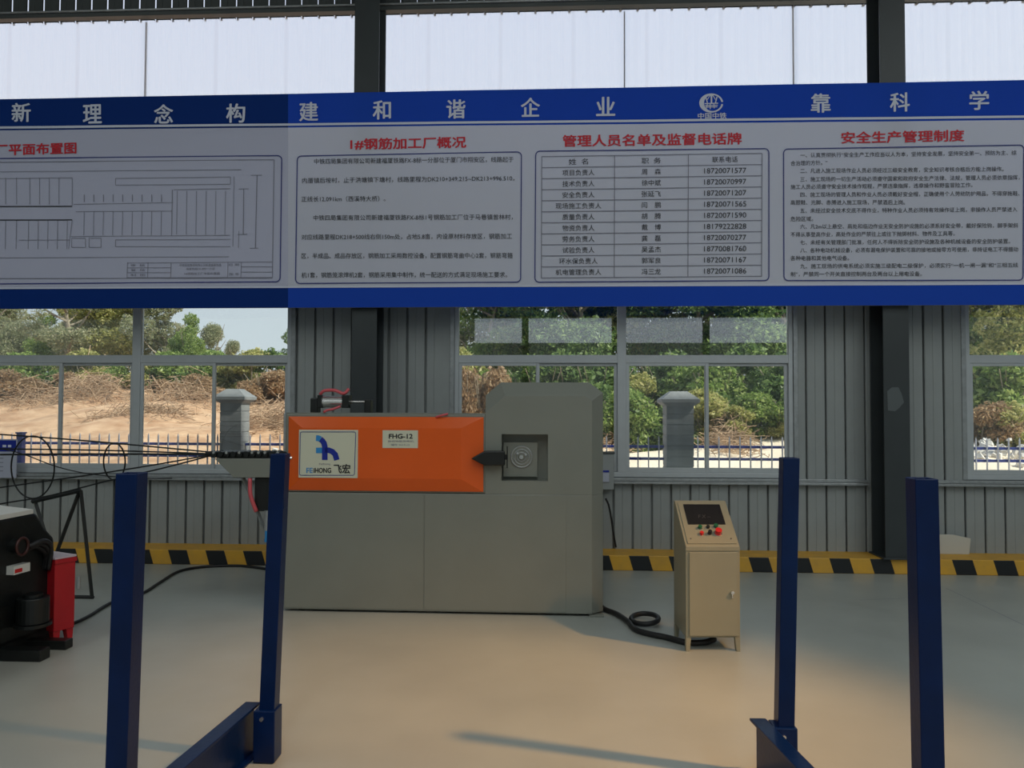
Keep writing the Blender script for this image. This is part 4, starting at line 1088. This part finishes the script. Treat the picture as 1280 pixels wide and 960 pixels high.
# ------------------------------------------------------------------ LEFT BLACK MACHINE, RED CABINET, TRESTLE
bp0 = atZ(-8, 832); bp1 = atZ(64, 803); FB = Frame(bp0, Vector((bp1.x, bp1.y, 0)))
bm = empty('straightening_machine', FB.o, FB.rz, label='black oily machine with motor and cable bundle, cut by the left edge', cat='machine')
def bu(px, py, off=0.): return FB.uv(px, py, off)
m = MB(); prof = [(-.95, bu(0, 812)[1]), bu(64, 803, -.05), bu(66, 775, -.05), bu(67, 700, -.05), bu(69, 688, -.05), bu(68, 672, -.05), bu(57, 660, -.05), bu(46, 641, -.05), bu(0, 649, -.05), (-.95, bu(0, 652)[1])]
m.prism(prof, .05, .7); m.build('housing', M_black, bm, bevel=.02)
q = [bu(0, 645, -.05), bu(42, 636.5, -.05)]
m = MB(); m.add([(-.95, .05, q[0][1]-.0), (q[1][0], .05, q[1][1]), (q[1][0]-.02, .6, q[1][1]+.05), (-.95, .6, q[0][1]+.05), (-.95, .05, q[0][1]-.04), (q[1][0], .05, q[1][1]-.03), (q[1][0]-.02, .6, q[1][1]-.0), (-.95, .6, q[0][1])],
                [(0,1,2,3),(4,7,6,5),(0,4,5,1),(1,5,6,2),(2,6,7,3),(3,7,4,0)]); m.build('top_cover', M_white, bm, bevel=.003)
c = bu(28, 683, .02)
m = MB(); m.tube([(c[0]+.048*math.cos(a), -.02, c[1]+.054*math.sin(a)) for a in [2*PI*k/24 for k in range(24)]], .009, 8, closed=True)
rg = m.build('port_ring', mat('dark_red_ring', (.05, .012, .010), .5), bm, smooth=True)
MB().cyl((c[0], .06, c[1]), (c[0], -.015, c[1]), .045, 24).build('port', M_black, bm)
for k, dz in enumerate((0, -.025, -.05)):
    m = MB(); p = [bu(36, 683+k*4), bu(46, 677+k*3), bu(56, 678+k*5), bu(63, 690+k*3), bu(64, 712)]
    m.tube(spline([(x, .0-.03*math.sin(i)+k*.02, z) for i, (x, z) in enumerate(p)], 6), .017, 8); m.build('cable', M_rubber, bm, smooth=True)
a, b = bu(16.5, 719, .0), bu(37, 703, .0)
pt = MB().box(a[0], b[0], -.004, .055, a[1], b[1]).build('rating_label', M_white, bm); pt['label'] = 'white and red label'
MB().box(a[0]+.008, a[0]+(b[0]-a[0])*.5, -.006, -.004, a[1]+.01, a[1]+(b[1]-a[1])*.62).build('red_mark', M_redp, pt)
mc = bu(43, 760, .06)
mt_ = empty('motor'); mt_.parent = bm
zt_ = bu(43, 746, .06)[1]; zb2 = bu(43, 778, .06)[1]
MB().cyl((mc[0], -.05, zb2), (mc[0], -.05, zt_), .095, 24).build('motor_body', M_black, mt_, bevel=.006)
MB().cyl((mc[0], -.05, zb2-.02), (mc[0], -.05, zb2), .11, 24).build('motor_flange', M_black, mt_)
MB().cyl((mc[0], -.05, zt_), (mc[0], -.05, zt_+.02), .06, 20).build('motor_cap', M_black, mt_)
MB().cyl((mc[0], -.05, zt_+.02), (mc[0], -.05, zt_+.10), .013, 12).build('motor_shaft', M_gal, mt_)
for k in range(10):
    a_ = 2*PI*k/10; MB().box(-.1, .1, -.003, .003, zb2+.02, zt_-.02).build('cooling_fin', M_black, mt_)
    mt_.children[-1].location = (mc[0], -.05, 0); mt_.children[-1].rotation_euler = (0, 0, a_)
def world_box(p, length, wd, z0, z1):
    e = p; R3 = Matrix.Rotation(-FB.rz, 3, 'Z'); vs = []
    for z in (z0, z1):
        for x, y in ((e.x-length, e.y), (e.x, e.y), (e.x, e.y+wd), (e.x-length, e.y+wd)):
            q = R3 @ (Vector((x, y, z))-FB.o); vs.append(tuple(q))
    m = MB(); m.add(vs, [(0,3,2,1),(4,5,6,7),(0,1,5,4),(1,2,6,5),(2,3,7,6),(3,0,4,7)]); m.build('skid', M_black, bm, bevel=.006)
world_box(atZ(50, 828), 1.0, .10, 0, .07); world_box(atZ(82, 813), .7, .08, 0.0, .06)
MB().box(-.9, bu(60, 800)[0], .05, .65, .07, bu(0, 808)[1]).build('plinth', M_black, bm, bevel=.005)

# red cabinet
rp0, rp1 = atZ(66.5, 804), atZ(92.5, 797)
FR = Frame(rp0, rp1); rc = empty('red_cabinet', FR.o, FR.rz, label='small red steel cabinet on legs behind the black machine', cat='cabinet')
RW = FR.len; zc0_ = FR.uv(85, 786)[1]; zc1_ = FR.uv(91, 696)[1]
MB().box(0, RW, 0, .42, zc0_, zc1_).build('body', M_red, rc, bevel=.004)
tpc = MB().box(-.004, RW+.004, -.006, .43, zc1_, zc1_+.014).build('lid', mat('cabinet_lid_paint', (.62, .50, .55), .35), rc, bevel=.003); tpc['label'] = 'pale lid'
MB().box(-.004, RW+.006, -.009, 0, zc1_-.03, zc1_-.002).build('lid_edge', M_red, rc, bevel=.002)
for x in (.002, RW-.05):
    for y in (.01, .36):
        m = MB(); m.loft([[(x+.012, y, 0), (x+.045, y, 0), (x+.045, y+.04, 0), (x+.012, y+.04, 0)], [(x, y, zc0_), (x+.05, y, zc0_), (x+.05, y+.05, zc0_), (x, y+.05, zc0_)]]); m.build('leg', M_red, rc)

# trestle
tp0 = atZ(115, 748.5); YT = tp0.y
tr_ = empty('trestle', (tp0.x, YT, 0), label='black A-shaped steel trestle standing behind the red cabinet', cat='stand')
def tq(px, py, dy=0): p = atY(px, py, YT+dy); return (p.x-tp0.x, dy, max(p.z, .014))
def bar(name, pts, r=.017): m = MB(); m.tube(pts, r, 4); m.build(name, M_black, tr_)
bar('top_bar', [tq(40, 627), tq(101, 613)], .018)
bar('leg', [tq(101, 613), tq(115, 746)], .017); bar('leg', [tq(99, 615, .02), tq(70, 693, .02), tq(62, 714, .02)], .017)
bar('foot_bar', [tq(78, 748), tq(117, 748)], .015); bar('leg', [tq(44, 627, .02), tq(56, 665, .02), tq(62, 720, .02)], .017)

# floor cable
cp = [(70, 785), (92, 779), (113, 769), (134, 756), (155, 747), (179, 741), (200, 728), (224, 714), (255, 708.5), (291, 707), (310, 708), (340, 712)]
m = MB(); m.tube(spline([fz(a, b, .014) for a, b in cp], 6), .013, 8)
tag(m.build('power_cable', M_rubber, smooth=True), 'black power cable winding over the floor from red cabinet toward the kerb', 'cable')

# small wall box behind the machine and its lead
a = atY(767.5, 566, YW-.14); b = atY(740, 612, YW-.14)
jb = empty('junction_box', (0, YW-.02, 0), label='grey wall box half hidden behind the machine head, with a lead below', cat='box')
MB().box(b.x, a.x, -.12, .0, b.z, a.z).build('body', M_wall, jb, bevel=.006)
MB().box(b.x-.01, a.x+.008, -.13, 0, a.z-.012, a.z+.008).build('lid', M_dark, jb, bevel=.003)
c = atY(757, 594, YW-.15)
MB().box(c.x-.04, c.x+.035, -.135, -.12, c.z-.07, c.z+.05).build('meter', M_fwhite, jb, bevel=.003)
MB().box(c.x-.04, c.x+.035, -.14, -.134, c.z+.03, c.z+.05).build('meter_band', M_dblue, jb)
m = MB(); pp = [atY(px, py, YW-.09) for px, py in ((757, 623), (761, 632), (764.5, 650), (767, 668), (770, 684))]
m.tube(spline([(p.x, -.07-.0*i, p.z) for i, p in enumerate(pp)], 5), .010, 8); m.build('lead', M_rubber, jb, smooth=True)
# safety board at the left edge
a = atY(22, 549, YW-.12); b = atY(-34, 597, YW-.12)
sb = empty('notice_board', (0, YW-.12, 0), label='small white notice board with blue header standing on the sill at the left edge', cat='sign')
MB().box(b.x, a.x, -.015, .0, b.z, a.z).build('panel', M_fwhite, sb, bevel=.003)
MB().box(b.x+.004, a.x-.004, -.018, -.014, a.z-.13, a.z-.012).build('header', M_dblue, sb)
m = MB()
for k in range(4): m.box(b.x+.05, a.x-.14, -.0165, -.0145, b.z+.07+k*.045, b.z+.078+k*.045)
m.build('print_lines', M_dimink, sb)
m = MB(); m.box(a.x-.15, a.x-.11, -.0195, -.0175, a.z-.085, a.z-.06); m.box(a.x-.09, a.x-.055, -.0195, -.0175, a.z-.085, a.z-.06); m.build('header_marks', M_inkwhite, sb)
for x in (b.x+.05, a.x-.05): MB().box(x-.012, x+.012, .0, .10, b.z+.02, b.z+.05).build('wall_bracket', M_gal, sb)
# white sheet leaning on the kerb
sp4 = [atY(1177, 668, YW-.06), atY(1190, 668, YW-.06), atY(1213, 673, YW-.06), atY(1211, 686, YW-.06), atY(1177, 685, YW-.06)]
m = MB(); m.prism([(sp4[4].x, KZ), (sp4[3].x, KZ), (sp4[2].x, sp4[2].z), (sp4[1].x, sp4[1].z), (sp4[0].x-.06, sp4[0].z), (sp4[0].x-.06, KZ)], YW-.07, YW-.05)
tag(m.build('foam_board', mat('foam_board_grey', (.58, .56, .50), .7), bevel=.003), 'off-white board offcut leaning on the wall on the yellow kerb', 'board')

# added housing for the spot that stands in for sunlight (above and out of frame)
hb = empty('sunlight_spot_housing', LAMP, label='added round housing of the sunlight stand-in spot, hung above the view', cat='lamp')
m = MB(); n_ = 24
rings = [[(r*math.cos(2*PI*k/n_), r*math.sin(2*PI*k/n_), z) for k in range(n_)] for r, z in ((.34, -.02), (.26, .12), (.12, .24), (.10, .34))]
m.loft(rings, cap=False); o = m.build('reflector', M_gal, hb, smooth=True); o.rotation_euler = LAMP_ROT
MB().cyl((0, 0, .34), (0, 0, .42), .10, 20).build('ballast', M_dark, hb); MB().cyl((0, 0, .42), (0, 0, ZT-LAMP[2]), .012, 8).build('hanger', M_gal, hb)
